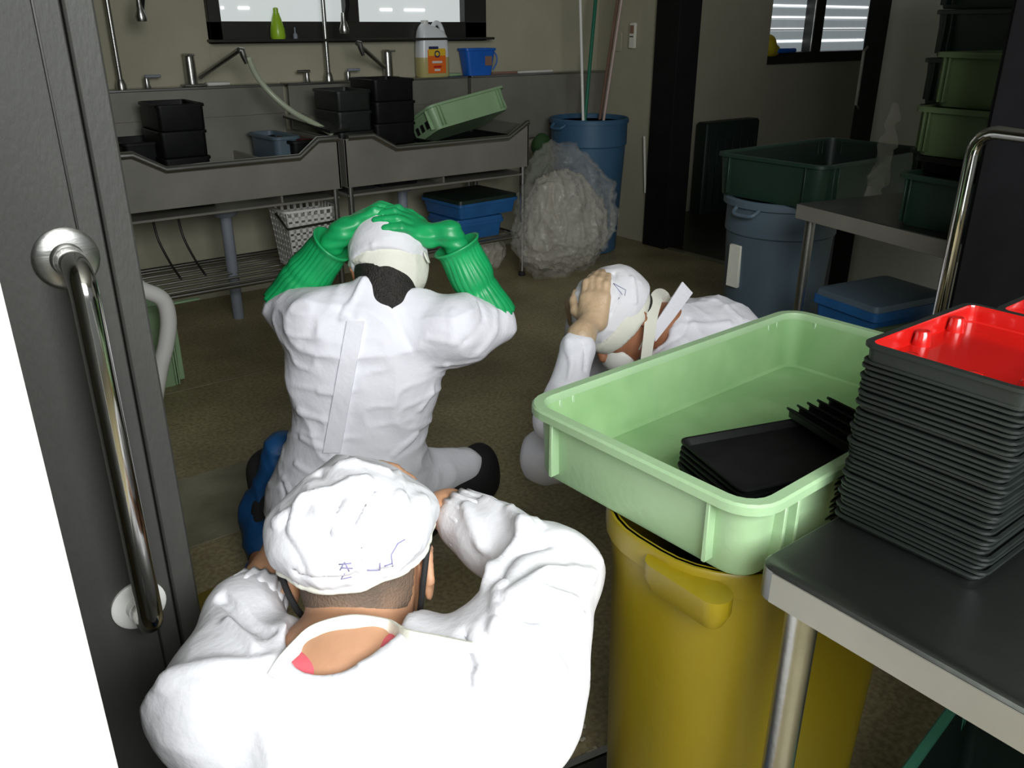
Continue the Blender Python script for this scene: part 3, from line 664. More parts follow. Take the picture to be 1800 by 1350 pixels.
# remote control and switches on partition
o = empty('remote_control', (4.298, 4.272, 1.262), 0, 'beige remote control in a holder on the partition wall', 'remote')
MB().box((-.022, -.026, 0), (0, .026, .155), .004).go('case', 'cream', o); MB().box((-.025, -.018, .09), (-.02, .018, .14), .002).go('display', 'wood', o)
for k in range(3): MB().box((-.025, -.014+.011*k, .068), (-.021, -.007+.011*k, .076), .001).go('button', 'black', o)
tag(MB().box((4.290, 4.38, 1.24), (4.3, 4.46, 1.36), .003).go('switch_plate', 'wall'), 'faint square switch plate left of the remote control', 'switch')
a = atY(1212, 65, YW); tag(MB().box((a[0]-.1, YW-.01, a[2]-.06), (a[0]+.06, YW, a[2]+.06), .003).go('switch_plate', 'wall'), 'faint switch plate on the wall right of the black column', 'switch')
tag(MB().tube([(4.27, 4.06, .35), (4.27, 4.10, .72)], .008, 8).go('short_stick', 'cream'), 'short cream stick leaning between blue bin and column', 'stick')
# plastic bag heap
def heap(c, r, label, name, seed, m='bagc', n=9):
    pr = []
    R = np.random.default_rng(seed)
    for k in range(n):
        p = c+R.uniform(-1, 1, 3)*np.array(r)*.45; p[2] = max(p[2], r[2]*.45*.9); pr.append(E_(p, np.array(r)*R.uniform(.5, .72), k=.05))
    pr += [E_(c-V3(0, 0, r[2]*.2), np.array(r)*np.array((.85, .85, .65)), k=.08), E_(c+V3(-.05, 0, r[2]*.35), np.array(r)*np.array((.5, .5, .5)), k=.12)]
    def rg(P_, sc, sd, pw): return (1-np.abs(vnoise(P_, sc, sd)-.5)*2)**pw
    def dp(Vt, Nn):
        Wp = Vt+.05*np.stack([vnoise(Vt, 8, seed+k)-.5 for k in (5, 6, 7)], 1)
        return .026*rg(Wp*np.array((1, 1, .35)), 8, seed, 4)+.018*rg(Wp*np.array((1, 1, .5)), 19, seed+1, 5)+.008*rg(Wp, 45, seed+2, 4)-.02
    o, Vt, Q = surf(name, pr, m, None, .009, disp=dp, halves=[(V3(0, 0, .004), V3(0, 0, -1))]); return tag(o, label, 'bag'), Vt, Q
b1, bV, bQ = heap(V3(3.36, 3.84, .30), (.29, .19, .33), 'big crumpled clear plastic bag on the floor beside the sink leg', 'plastic_bag', 3)
f_, fV, fQ = surf('outer_film', [E_(V3(3.38, 3.84, .34), (.34, .22, .36), k=.05), E_(V3(3.30, 3.86, .62), (.15, .11, .14), k=.12), E_(V3(3.18, 3.80, .2), (.2, .13, .2), k=.1)], 'bag', b1, .012, disp=lambda P_, N_: .05*(1-np.abs(vnoise(P_*np.array((1, 1, .4)), 9, 5)-.5)*2)**3+.03*(1-np.abs(vnoise(P_, 21, 6)-.5)*2)**4-.035, halves=[(V3(0, 0, .004), V3(0, 0, -1))])
heap(V3(3.04, 4.22, .10), (.13, .10, .10), 'small crumpled plastic bag on the floor under the right sink', 'plastic_bag', 9, n=5)
c = A(952, 262, 4.15); o, _, _ = surf('green_cloth', [E_(c, (.06, .05, .09)), E_(c+V3(.05, .03, -.09), (.05, .04, .07)), E_(c+V3(-.03, .02, -.15), (.04, .04, .08))], mat('green_cloth', (.02, .07, .012), .8, var=.4), None, .008, disp=lambda P_, N_: .012*vnoise(P_, 30, 2)); tag(o, 'crumpled green cloth hanging beside the sink above the bag', 'cloth')
# black board leaning on wall in the next room
a, b = A(1222, 215, YW-.05), A(1315, 208, YW-.05)
o = empty('black_crate_tall', ((a[0]+b[0])/2+.02, YW-.10, 0), 0, 'tall black ribbed crate leaning against the wall of the next room', 'crate')
lx = b[0]-a[0]; MB().rings([rrect(lx, .12, .02, 0), rrect(lx, .12, .02, a[2]-.02), rrect(lx*.97, .10, .02, a[2])]).go('body', 'ngreen', o)
for k in range(7): MB().box((-lx/2+lx*(k+.4)/7, -.068, .05), (-lx/2+lx*(k+.55)/7, -.055, a[2]-.06), .002).go('rib', 'ngreen', o)
a = A(1375, 92, YW+.06); tag(MB().box((a[0]-.14, YW+.0, 1.19), (a[0]+.12, YW+.09, 1.225), .01).go('blue_cloth', 'bblue'), 'folded blue cloth on the far window sill', 'cloth')
a = A(1362, 85, YW+.06); o, _, _ = surf('yellow_cloth', [E_(V3(6.27, YW+.05, 1.25), (.07, .04, .07)), E_(V3(6.31, YW+.05, 1.21), (.09, .04, .04))], mat('yellow_cloth', (.62, .48, .02), .8, var=.2), None, .01, disp=lambda P_, N_: .02*vnoise(P_, 22, 3)); tag(o, 'crumpled yellow cloth at the left end of the far window sill', 'cloth')
MB().tube([(4.262, 2.57, 1.30), (4.235, 2.57, 1.28), (4.235, 2.57, 1.02), (4.262, 2.57, 1.0)], .008, 8).go('pull_handle', 'steel', p2)
#@@MID
# grey-blue bin with dark green tray
gx, gy = 3.07, 2.13
roundbin('grey_bin', gx, gy, .19, .225, .75, 'greyblue', 'grey blue round bin carrying the dark green tub')
MBl = MB().box((-.19, -.13, .42), (-.185, -.07, .56), .002); 
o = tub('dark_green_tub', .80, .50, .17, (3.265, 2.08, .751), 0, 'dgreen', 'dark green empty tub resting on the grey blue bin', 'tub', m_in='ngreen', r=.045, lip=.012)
a = atX(1278, 450, gx-.215)
pl = D(1279, 440, 3.30); gb = [c for c in bpy.data.objects if c.name == 'grey_bin'][0]
q = MB().box((-.222, .02, .38), (-.205, .08, .56), .003); s_ = q.go('paper_label', 'cream', gb)
# middle table (rotated)
T0 = atZ(1402, 357, .85); T1 = atZ(1717, 436, .85); dirv = nrm((T1-T0)*V3(1, 1, 0)); perp = V3(-dirv[1], dirv[0], 0)
o = empty('steel_table', (T0[0], T0[1], 0), math.atan2(dirv[1], dirv[0]), 'mid-distance stainless table carrying dark tubs', 'table')
LT = .70
MB().box((0, 0, .81), (LT, .82, .85), .004).go('top', 'steel_top', o); MB().box((0, -.003, .80), (LT, 0, .848), .001).go('edge_band', 'steel_dull', o)
for x in (.035, LT-.04):
    for y in (.035, .78): MB().tube([(x, y, 0), (x, y, .82)], .017, 14).go('leg', 'steel', o)
MB().box((.03, .03, .18), (LT-.03, .8, .20), .003).go('lower_shelf', 'steel_top', o)
def onT(u, v, z): return V3(T0[0], T0[1], 0)+dirv*u+perp*v+V3(0, 0, z)
rzT = math.atan2(dirv[1], dirv[0])
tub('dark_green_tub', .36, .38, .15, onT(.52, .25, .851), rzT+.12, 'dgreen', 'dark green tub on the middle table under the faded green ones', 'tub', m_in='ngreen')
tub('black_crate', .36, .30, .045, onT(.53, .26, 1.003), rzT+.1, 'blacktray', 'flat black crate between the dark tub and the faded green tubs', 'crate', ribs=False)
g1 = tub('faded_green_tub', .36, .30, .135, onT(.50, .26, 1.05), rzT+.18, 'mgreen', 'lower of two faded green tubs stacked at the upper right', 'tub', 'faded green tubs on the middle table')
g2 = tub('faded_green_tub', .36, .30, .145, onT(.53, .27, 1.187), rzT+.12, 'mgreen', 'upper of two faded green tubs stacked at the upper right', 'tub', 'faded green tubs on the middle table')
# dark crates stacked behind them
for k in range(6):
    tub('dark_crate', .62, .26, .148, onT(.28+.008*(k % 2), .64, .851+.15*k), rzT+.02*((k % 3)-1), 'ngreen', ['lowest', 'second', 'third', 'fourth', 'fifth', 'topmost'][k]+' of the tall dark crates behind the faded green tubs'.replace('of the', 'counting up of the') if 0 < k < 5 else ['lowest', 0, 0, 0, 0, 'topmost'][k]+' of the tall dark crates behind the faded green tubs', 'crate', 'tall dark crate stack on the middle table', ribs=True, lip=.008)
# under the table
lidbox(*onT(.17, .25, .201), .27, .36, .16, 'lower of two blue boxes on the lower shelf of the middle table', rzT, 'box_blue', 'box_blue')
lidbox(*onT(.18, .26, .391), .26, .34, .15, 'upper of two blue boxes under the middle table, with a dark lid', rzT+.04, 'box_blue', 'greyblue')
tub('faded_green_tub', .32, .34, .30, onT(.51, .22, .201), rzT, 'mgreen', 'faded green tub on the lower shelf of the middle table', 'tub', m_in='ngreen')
tag(MB().box((4.27, 1.5, .38), (4.298, 2.0, .62), .003).go('wall_socket_panel', 'white'), 'pale panel low on the partition seen beneath the middle table', 'panel')
o, _, _ = surf('white_bag', [C_(D(1572, 190, 3.35), D(1560, 250, 3.35), .018, .03), C_(D(1560, 250, 3.35), D(1545, 310, 3.3), .03, .035), C_(D(1545, 310, 3.3), D(1530, 345, 3.2), .035, .03)], 'bag', None, .007, disp=lambda P_, N_: .03*(vnoise(P_, 40, 2)-.6)); tag(o, 'crumpled clear plastic sleeve hanging beside the dark crates', 'bag')
# trolley with bent tube handle
zc = 1.85
a, b = D(1657, 520, zc), D(1712, 250, zc)
base = V3(a[0], a[1], 0); b = V3(a[0], a[1], b[2]+.03)
o = empty('hand_trolley', base, 0, 'low trolley with a tall bent chrome tube handle', 'trolley')
hx = dirv*.34
pth = [V3(0, 0, .14), V3(0, 0, b[2]-.04)]
for k in range(1, 7): t = math.pi/2*k/6; pth.append(V3(0, 0, b[2]-.04)+dirv*(.05*(1-math.cos(t)))+V3(0, 0, .05*math.sin(t)))
p2_ = [p*V3(1, 1, 1) for p in pth]
far = [dirv*.34*1.0+V3(-p[0], -p[1], p[2]) for p in pth][::-1]
MB().tube(pth+far, .0135, 14).go('handle', 'chrome', o, smooth=True)
bd = MB(); c0 = V3(0, 0, .11); e1 = dirv*.36; e2 = perp*.30
bd.rings([[c0-dirv*.03, c0+e1, c0+e1+e2, c0-dirv*.03+e2][::1], [c0-dirv*.03+V3(0, 0, .03), c0+e1+V3(0, 0, .03), c0+e1+e2+V3(0, 0, .03), c0-dirv*.03+e2+V3(0, 0, .03)]]); bd.go('deck', 'greyblue', o)
for u, v in ((.03, .04), (.3, .04), (.03, .26), (.3, .26)):
    c = dirv*u+perp*v+V3(0, 0, .055); MB().tube([c-dirv*.015, c+dirv*.015], .05, 20).go('wheel', 'blacktray', o)
# tall black cabinet at right edge
a = D(1728, 500, 2.0); b = D(1800, 90, 2.0)
cq = D(1757, 120, 1.95); o = empty('black_cabinet', (cq[0]-.055, cq[1]-.025, 0), AZ-math.pi/2-math.radians(28), 'tall black cabinet cut off by the right edge', 'cabinet')
MB().box((0, 0, .02), (.50, .20, 1.75), .006).go('carcass', 'matte', o)
MB().box((.004, -.006, .05), (.246, 0, 1.72), .002).go('door', 'matte', o); MB().box((.252, -.006, .05), (.494, 0, 1.72), .002).go('door', 'matte', o)
#@@FRONT
# ------------------------------------------------------------------ foreground table
TX, TY = .700, .462
o = empty('steel_worktable', (TX, TY, 0), 0, 'nearest stainless worktable with the red tray stack on it', 'table')
tp = MB()
def tcorner(z, e=0):
    r = .022; pts = [(1.15-e, 0-e, z), (r+e, -e, z)] ; 
    for k in range(1, 6): a = math.pi/2*k/5; pts.append((e+r-(r)*math.sin(a), -e-r+r*math.cos(a), z))
    return pts+[(e, -1.4, z), (1.15-e, -1.4, z)]
tp.rings([tcorner(.808), tcorner(.847), tcorner(.85, .003)]); tp.f = [f[::-1] for f in tp.f]; tp.go('top', 'steel_top', o)
ed = MB().box((-.0015, -1.4, .8085), (.0, -.022, .8465), .0004).go('edge_band', 'steel_dull', o)
for x, y in ((.04, -.042), (1.1, -.045), (.04, -1.34), (1.1, -1.34)):
    MB().tube([(x, y, 0.02), (x, y, .81)], .019, 20).go('leg', 'steel', o)
# yellow bin
YBX, YBY = .965, .635
o = empty('yellow_bin', (YBX, YBY, 0), 0, 'large yellow plastic bin under the pale green tub', 'bin')
hb = .775; lx, ly = .50, .30
ring = lambda s, z, r=.13: rrect(lx*s, ly*s, r*s, z, 8)
MB().rings([ring(.88, 0), ring(.90, .01), ring(.975, hb-.09), ring(1.0, hb-.04), ring(1.0, hb), ring(.975, hb), ring(.83, .02)]).go('body', 'yellow', o, smooth=False)
MB().rings([ring(.99, hb-.035), ring(1.025, hb-.035), ring(1.025, hb-.004), ring(1.015, hb), ring(.985, hb), ring(.985, hb-.03)], False, False).go('rim', 'yellow', o)
for s in (-1, 1):
    pts = []; hd = MB()
    hd.rings([rrect(.030, .11, .014, hb-.055, 5, s*lx*.5, -.07), rrect(.045, .13, .022, hb-.034, 5, s*lx*.505, -.07), rrect(.045, .13, .022, hb-.010, 5, s*lx*.505, -.07)]).go('handle', 'yellow', o)
# pale green tub: measured rim corners
A_ = atZ(925, 700, .89); F_ = atZ(1315, 916, .89); B_ = atZ(1397, 537, .89)
Lx = np.linalg.norm(B_-A_); Ly = np.linalg.norm(F_-A_); cen = F_+(B_-A_)/2+(A_-F_)/2
lx, ly = Lx-.03, Ly-.03
o = tub('green_tub', lx, ly, .112, (cen[0], cen[1], .7785), math.atan2((B_-A_)[1], (B_-A_)[0]), 'green', 'big pale green tub on the yellow bin with black trays inside', 'tub', m_in='green_in', r=.035, lip=.015, taper=.006)
TUBC = cen; TUBR = math.atan2((B_-A_)[1], (B_-A_)[0])
# trays --------------------------------------------------------------
def tray_mesh(lx, ly, h, m, name, t=.0015, compart=False, m_in=None, label=None, cat=None, group=None):
    o = empty(name, (0, 0, 0), 0, label, cat, group)
    MB().rings([rrect(lx*.93, ly*.92, .010, 0, 3), rrect(lx*.96, ly*.95, .011, h-.004, 3), rrect(lx, ly, .013, h-.003, 3), rrect(lx, ly, .013, h, 3), rrect(lx-.008, ly-.008, .010, h, 3), rrect(lx*.93-.006, ly*.92-.006, .008, .003, 3)]).go('shell', m, o)
    return o
TW, TL = .176, .240    # Y, X sizes
bz = .8505; NT = 33; pitch = .0061
S0 = V3(.842+TL/2, .462-TW/2, 0)
first = tray_mesh(TL, TW, .011, 'traygrey', 'food_tray')
names = []
for k in range(NT):
    o = first if k == 0 else copy_tree(first)
    o.location = (float(S0[0]+rng.uniform(-.003, .003)+.0002*k), float(S0[1]+rng.uniform(-.003, .003)), bz+k*pitch)
    o.rotation_euler = (0, 0, rng.uniform(-.012, .012))
    tag(o, 'black food tray directly under the red lined tray of the nearest stack' if k == NT-1 else 'black food tray in the tall stack beneath the red one' if 0 < k else 'lowest black food tray of the tall stack, lying on the worktable', 'tray', 'black trays stacked on the worktable')
def red_tray(c, rz, label):
    o = empty('red_tray', c, rz, label, 'tray'); h = .025; hx, hy = TL/2, TW/2
    MB().rings([rrect(TL*.965, TW*.955, .01, 0, 4), rrect(TL*.985, TW*.98, .014, h-.004, 4), rrect(TL+.004, TW+.004, .016, h-.004, 4), rrect(TL+.004, TW+.004, .016, h, 4), rrect(TL-.012, TW-.012, .011, h, 4)], True, False).go('shell', 'traygrey', o)
    o_ = 0; q = MB().rings([rrect(TL-.012, TW-.012, .011, h, 4), rrect(TL-.014, TW-.014, .010, h-.003, 4), rrect(TL*.94, TW*.92, .012, .0055, 4), rrect(TL*.92, TW*.90, .010, .004, 4)], False, True); q.f = [f[::-1] if len(f) == 4 else f for f in q.f]
    q.go('red_interior', 'red', o)
    for (x, y) in ((-hx+.040, -hy+.017), (-hx+.10, -hy+.017), (-hx+.165, -hy+.017), (-hx+.017, .040), (-hx+.017, -.028), (-.02, hy-.017), (.06, hy-.017)):
        MB().lathe([(.0105, 0), (.0085, h-.010), (.007, h-.0075), (.0, h-.0065)], (x, y, .004), 20).go('wall_boss', 'red', o)
    return o
red_tray((float(S0[0])+.004, float(S0[1]), bz+NT*pitch+.0005), 0, 'red lined bento tray on top of the nearest tall stack')
# second stack at right
S1 = S0+V3(.285, -.015, 0)
for k in range(NT-2):
    o = copy_tree(first); o.location = (float(S1[0]+rng.uniform(-.003, .003)), float(S1[1]+rng.uniform(-.003, .003)), bz+k*pitch); o.rotation_euler = (0, 0, rng.uniform(-.01, .01))
    tag(o, 'black food tray in the farther stack behind the nearest one', 'tray', 'black trays in the farther stack')
red_tray((float(S1[0]), float(S1[1]), bz+(NT-2)*pitch+.0005), .02, 'red lined bento tray on the farther stack at the right edge')
# black trays in the green tub
k_ = 0
cB = (atZ(1190, 772, .868)+atZ(1492, 800, .868))/2
e1 = atZ(1400, 733, .868)-atZ(1190, 772, .868); rzB = math.atan2(e1[1], e1[0])
L1 = .225; W1 = .155
cB = atZ(1190, 772, .868)+nrm(e1)*L1/2+V3(e1[1], -e1[0], 0)/np.linalg.norm(e1)*W1/2
fb_ = tray_mesh(L1, W1, .012, 'blacktray', 'black_tray')
for k in range(9):
    o = fb_ if k == 0 else copy_tree(fb_)
    o.location = (float(cB[0]+rng.uniform(-.002, .002)), float(cB[1]+rng.uniform(-.002, .002)), .788+k*.0085); o.rotation_euler = (0, 0, rzB+rng.uniform(-.02, .02))
    tag(o, 'black tray in the flat pile inside the big pale green tub' if k < 8 else 'topmost black tray of the flat pile inside the pale green tub', 'tray', 'black trays lying flat in the tub')
ux = nrm(e1)
for k in range(5):
    o = copy_tree(fb_); c = cB+ux*(L1/2+.010+.016*k+.04)+V3(ux[1], -ux[0], 0)*(-.008)
    o.location = (float(c[0]), float(c[1]), .785+.036); o.rotation_euler = (0, math.radians(30+1.5*k), rzB+.02*k)
    tag(o, 'black tray leaning at the far end of the pile in the tub', 'tray', 'black trays leaning in the tub')
# teal tub below the table and floor details
tub('teal_tub', .42, .34, .20, (1.34, .29, 0), .12, mat('teal_plastic', (.06, .26, .17), .45, var=.15), 'teal tub on the floor under the nearest worktable', 'tub', m_in='ngreen')
dr = empty('drain_cover', (0, 0, 0), 0, 'metal edged floor drain strip at the bottom between worker and bin', 'drain')
a, b = atZ(990, 1352, 0), atZ(1062, 1322, 0); dv = nrm(b-a); sd = V3(dv[1], -dv[0], 0)
def slabr(p, q, wd, h0, h1, nm, m, par): 
    d = nrm(q-p); s = V3(d[1], -d[0], 0)*wd; MB().rings([[p-s+V3(0, 0, h0), p+s+V3(0, 0, h0), q+s+V3(0, 0, h0), q-s+V3(0, 0, h0)][::-1], [p-s+V3(0, 0, h1), p+s+V3(0, 0, h1), q+s+V3(0, 0, h1), q-s+V3(0, 0, h1)][::-1]]).go(nm, m, par)
slabr(a-dv*.5, b+dv*.6, .008, -.002, .008, 'edge', 'steel', dr); slabr(a-dv*.5+sd*.05, b+dv*.6+sd*.05, .040, -.001, .004, 'channel', 'water', dr)
for k, (px, py) in enumerate(((1024, 1301), (1026, 1278), (1047, 1318), (1036, 1326), (1040, 1322), (865, 1078))):
    p = atZ(px, py, 0); tag(MB().box((p[0]-.006, p[1]-.004, 0), (p[0]+.008, p[1]+.004, .004), .002, rz=k*.7).go('food_scrap', 'crumb'), 'tiny pale food scrap on the floor beside the drain', 'scrap', 'food scraps on the floor by the drain')
#@@PEOPLE
# ------------------------------------------------------------------ people
def person(name_label): return name_label
RV = RT; FV = FH                                     # right and forward on the floor
def head_prims(c, Mx, s=1.):
    """Mx columns: x right ear, y face direction, z crown"""
    x, y, z = Mx.T; L = lambda a, b, d: c+(x*a+y*b+z*d)*s
    pr = [E_(c, np.array((.076, .095, .100))*s, Mx, .01), E_(L(0, .035, -.055), np.array((.056, .062, .065))*s, Mx, .03), E_(L(0, .088, -.10), np.array((.024, .020, .020))*s, Mx, .03),
          C_(L(0, .093, .0), L(0, .113, -.035), .009*s, .013*s, .012), C_(L(-.014, .103, -.038), L(.014, .103, -.038), .008*s, .008*s, .006),
          C_(L(-.04, .083, .018), L(.04, .083, .018), .010*s, .010*s, .015), C_(L(-.02, .095, -.068), L(.02, .095, -.068), .007*s, .007*s, .006),
          E_(L(-.04, .07, -.03), np.array((.02, .02, .02))*s, Mx, .02), E_(L(.04, .07, -.03), np.array((.02, .02, .02))*s, Mx, .02)]
    for sg in (-1, 1):
        pr += [E_(L(sg*.084, -.012, -.018), np.array((.007, .019, .032))*s, Mx, .006), C_(L(sg*.088, -.024, .008), L(sg*.090, -.028, -.025), .0055*s, .005*s, .004), C_(L(sg*.088, -.024, .008), L(sg*.087, -.004, .014), .0055*s, .005*s, .004)]
    cuts = [E_(L(sg*.034, .094, -.004), np.array((.015, .008, .008))*s, Mx, .006) for sg in (-1, 1)]
    return pr, cuts, L
def legs(pelvis, kneeR, kneeL, footR, footL, fwd):
    pr = [E_(pelvis, (.15, .13, .12), frame_of(ZZ, RV), .04)]
    for s, kn, ft in ((1, kneeR, footR), (-1, kneeL, footL)):
        hip = pelvis+RV*s*.09; pr += [C_(hip, kn, .082, .055, .04), C_(kn, ft, .055, .035, .03), C_(ft, ft+fwd*.17-V3(0, 0, .0), .036, .028, .02)]
    return pr
fold = lambda P_, s1, s2, a1, a2, sd, st=(1, 1, 1): a1*(1-np.abs(vnoise(P_*np.array(st), s1, sd)-.5)*2)**3+a2*(1-np.abs(vnoise(P_*np.array(st), s2, sd+3)-.5)*2)**3
#@@P1
# ---- nearest worker
p1 = dict(C7=D(612, 1150, 1.045), SB=D(632, 1080, 1.16), HC=D(636, 988, 1.19))
crown = nrm(FV*.62+ZZ*.35+RV*-.03)      # head bowed forward: crown points forward/up
crown = nrm(FV*.40+ZZ*.85-RV*.06)
xr = nrm(RV*1.0+ZZ*.13); H1 = frame_of(crown, xr)      # columns x, y=z cross x
H1[:, 1] = np.cross(H1[:, 2], H1[:, 0])
Lh = H1
hc = p1['HC']
shR, shL = D(885, 1190, 1.05), D(375, 1245, 1.04)
elR, wrR = D(965, 1012, 1.19), D(790, 893, 1.33)
elL, wrL = D(428, 1090, 1.18), D(500, 962, 1.32)
pel = V3(*(FV*.62+RV*-.20))+V3(0, 0, .24)
hp, hcuts, LH = head_prims(hc, H1, 1.13)
Ecap = (hc+H1[:, 2]*.025, np.array((.100, .118, .112)), H1)
body = [C_(D(622, 1290, 1.09), D(612, 1185, 1.095), .12, .085, .05), E_(D(615, 1330, 1.14), (.165, .10, .19), frame_of(nrm(p1['C7']-pel), RV), .05), C_(D(430, 1235, 1.07), D(820, 1225, 1.07), .055, .055, .05),
        C_(D(614, 1180, 1.11), p1['SB'], .064, .056, .03), C_(p1['SB'], hc, .056, .06, .03), C_(D(620, 1290, 1.1), pel+V3(0, 0, .05), .12, .13, .05)]
body += hp
for s, sh, el, wr in ((1, shR, elR, wrR), (-1, shL, elL, wrL)):
    body += [C_(sh, el, .046, .038, .04), C_(el, wr, .040, .028, .02)]
tgt = hc+H1[:, 1]*.09+H1[:, 2]*.08
body += hand(wrR, tgt-RV*.06, Ecap, 1)+hand(wrL, tgt+RV*.06, Ecap, -1)
kR, kL = pel+FV*.36+RV*.13+V3(0, 0, -.16), pel+FV*.36-RV*.13+V3(0, 0, -.16)
fR, fL = pel-FV*.05+RV*.12+V3(0, 0, -.19), pel-FV*.05-RV*.12+V3(0, 0, -.19)
body += legs(pel, kR, kL, fR, fL, -FV)
w1, V_, Q_ = surf('person', body, 'skin', None, .0048, cuts=hcuts, sm=1)
tag(w1, 'nearest crouching worker seen from behind, white cap and coat, hands on head', 'person')
# coat
ct = [C_(D(385, 1240, 1.07), D(612, 1200, 1.085), .070, .085, .04), C_(D(612, 1200, 1.085), D(885, 1195, 1.07), .085, .078, .04), E_(D(622, 1345, 1.12), (.205, .135, .20), frame_of(nrm(p1['C7']-pel), RV), .06),
      C_(D(620, 1300, 1.1), pel+V3(0, 0, .05), .15, .20, .06), E_(pel+V3(0, 0, .02), (.20, .2, .19), frame_of(ZZ, RV), .05),
      C_(shR, elR, .074, .068, .04), C_(elR, elR+(wrR-elR)*.50, .068, .052, .02), C_(elR+(wrR-elR)*.50, elR+(wrR-elR)*.80, .054, .044, .02), C_(D(945, 1100, 1.10), D(925, 1290, 1.02), .062, .05, .06),
      C_(shL, elL, .070, .058, .04), C_(elL, elL+(wrL-elL)*.18, .055, .046, .02)]
nk = [E_(D(600, 1066, 1.055), (.080, .09, .050), frame_of(nrm(ZZ*.8-FV*.5+RV*.1), RV), .008), C_(D(612, 1120, 1.09), hc, .075, .10, .01)]
fl1 = [([(1035, 1010), (960, 1010), (900, 1060)], .009, .012), ([(1020, 1060), (950, 1040), (890, 1085)], .008, .010), ([(940, 930), (890, 990), (860, 1030)], .010, .010), ([(820, 890), (850, 960), (885, 1040)], .008, .007), ([(960, 960), (905, 985), (880, 1030)], .007, -.010),
       ([(830, 1170), (818, 1120)], .006, -.012), ([(980, 1180), (940, 1110), (880, 1110)], .010, .008), ([(385, 1045), (470, 1110), (530, 1150)], .006, -.010), ([(300, 1195), (380, 1170), (470, 1165)], .012, .008), ([(900, 905), (930, 950)], .008, .008), ([(400, 1090), (450, 1140)], .008, .008),
       ([(790, 960), (830, 930)], .005, .006), ([(800, 985), (850, 960)], .005, -.006)]
fl1 = [(p_, w_*1.05, a_*1.35) for p_, w_, a_ in fl1]+[([(850, 880), (890, 900), (940, 950)], .007, .009), ([(860, 1010), (880, 1060), (875, 1110)], .007, .008), ([(1030, 1060), (985, 1065), (930, 1090)], .007, -.008), ([(820, 1170), (823, 1200)], .006, -.012)]
coat1, cV, cQ = surf('coat', ct, 'coat', w1, .006, cuts=nk, folds=fl1, disp=lambda P_, N_: fold(P_, 6, 13, .013, .003, 4)-.006, sm=4)
ws = nrm(wrR-elR)
def cuff(el_, wr_, f0, f1, r0, r1, par, m='coat', n=15, amp=.06):
    d = nrm(wr_-el_); u = nrm(np.cross(d, ZZ)); v = np.cross(d, u); rr = []
    for t, r in ((f0, r0), (f0+(f1-f0)*.3, r0*1.0), (f0+(f1-f0)*.8, r1*1.04), (f1, r1), (f1, r1*.8), (f1-.04, r1*.6)):
        c = el_+(wr_-el_)*t; rr.append([c+(u*math.cos(a)+v*math.sin(a))*r*(1+amp*math.sin(n*a+t*3)) for a in np.arange(90)*2*math.pi/90])
    MB().rings(rr).go('cuff', m, par, smooth=True)
cuff(elR, wrR, .62, .93, .049, .040, w1); cuff(elL, wrL, .18, .40, .048, .040, w1)
# pink shirt collar under coat
bB = BVHTree.FromPolygons(V_.tolist(), Q_.tolist())
hA, hB = hit(bB, 516, 1163), hit(bB, 692, 1138)
surf('shirt_collar', [E_(hA+V3(0, 0, -.012), (.058, .034, .020), frame_of(ZZ, nrm(RV+FV*.1)), .01), E_(hB+V3(0, 0, -.012), (.028, .035, .022), frame_of(ZZ, RV), .01), E_((hA+hB)/2+V3(0, 0, -.035), (.09, .03, .02), frame_of(ZZ, RV), .02)], 'pink', w1, .004)
# apron neck strap over nape
def strap(pts, width, m, parent, name, th=.0022, nvec=None):
    P = cr(pts, 8); R_ = []
    for i, p in enumerate(P):
        t = nrm(P[min(i+1, len(P)-1)]-P[max(i-1, 0)]); n = nvec(p) if callable(nvec) else nvec; s = nrm(np.cross(t, n)); n2 = np.cross(s, t)
        wd = width[0]+(width[1]-width[0])*(1-abs(2*i/(len(P)-1)-1))
        R_.append([p-s*wd-n2*th, p+s*wd-n2*th, p+s*wd+n2*th, p-s*wd+n2*th])
    return MB().rings(R_).go(name, m, parent)
def hitstrap(bvs, pts, width, m, parent, name, lift=.004):
    P = []
    for x, y in pts:
        hs = [hit(b, x, y) for b in bvs]; hs = [h for h in hs if h is not None]
        if hs: h = min(hs, key=lambda q: (q-CP)@FW); P.append(h-nrm(ray(x, y))*lift)
    return strap(P, width, m, parent, name, nvec=-FW)
bC = BVHTree.FromPolygons(cV.tolist(), cQ.tolist())
hitstrap([bB, bC], [(478, 1190), (500, 1160), (528, 1132), (560, 1110), (620, 1098), (682, 1104), (718, 1120), (770, 1128), (830, 1138)], (.006, .0125), 'cream', w1, 'apron_strap')
# cropped hair at nape
hh = [E_(hc, np.array((.0872, .1088, .1138)), H1, .01), C_(hc-H1[:, 1]*.045-H1[:, 2]*.062, hc-H1[:, 1]*.035-H1[:, 2]*.09, .055, .050, .02)]
surf('hair', hh, 'stubble', w1, .004, halves=[(hc-H1[:, 1]*.035, H1[:, 1]), (hc-H1[:, 2]*.070, nrm(-H1[:, 2]+H1[:, 1]*.2))])
# mask, black ear loops
def loop(pts, r, m, par, nm='ear_loop'): return MB().tube(cr(pts, 6), r, 8).go(nm, m, par, smooth=True)
surf('face_mask', [E_(LH(0, .065, -.055), (.066, .062, .052), H1, .01)], 'white', w1, .005, halves=[(LH(0, .04, 0), -H1[:, 1])])
for s in (-1, 1):
    P_ = [LH(s*.066, .05, -.02), LH(s*.083, .006, .012), LH(s*.089, -.036, .018), LH(s*.084, -.044, -.015), LH(s*.074, -.022, -.055), LH(s*.068, .01, -.07), LH(s*.060, .05, -.08)]
    MB().tube(cr(P_, 6), .0045, 8).go('ear_loop', 'blackcloth', w1, smooth=True)
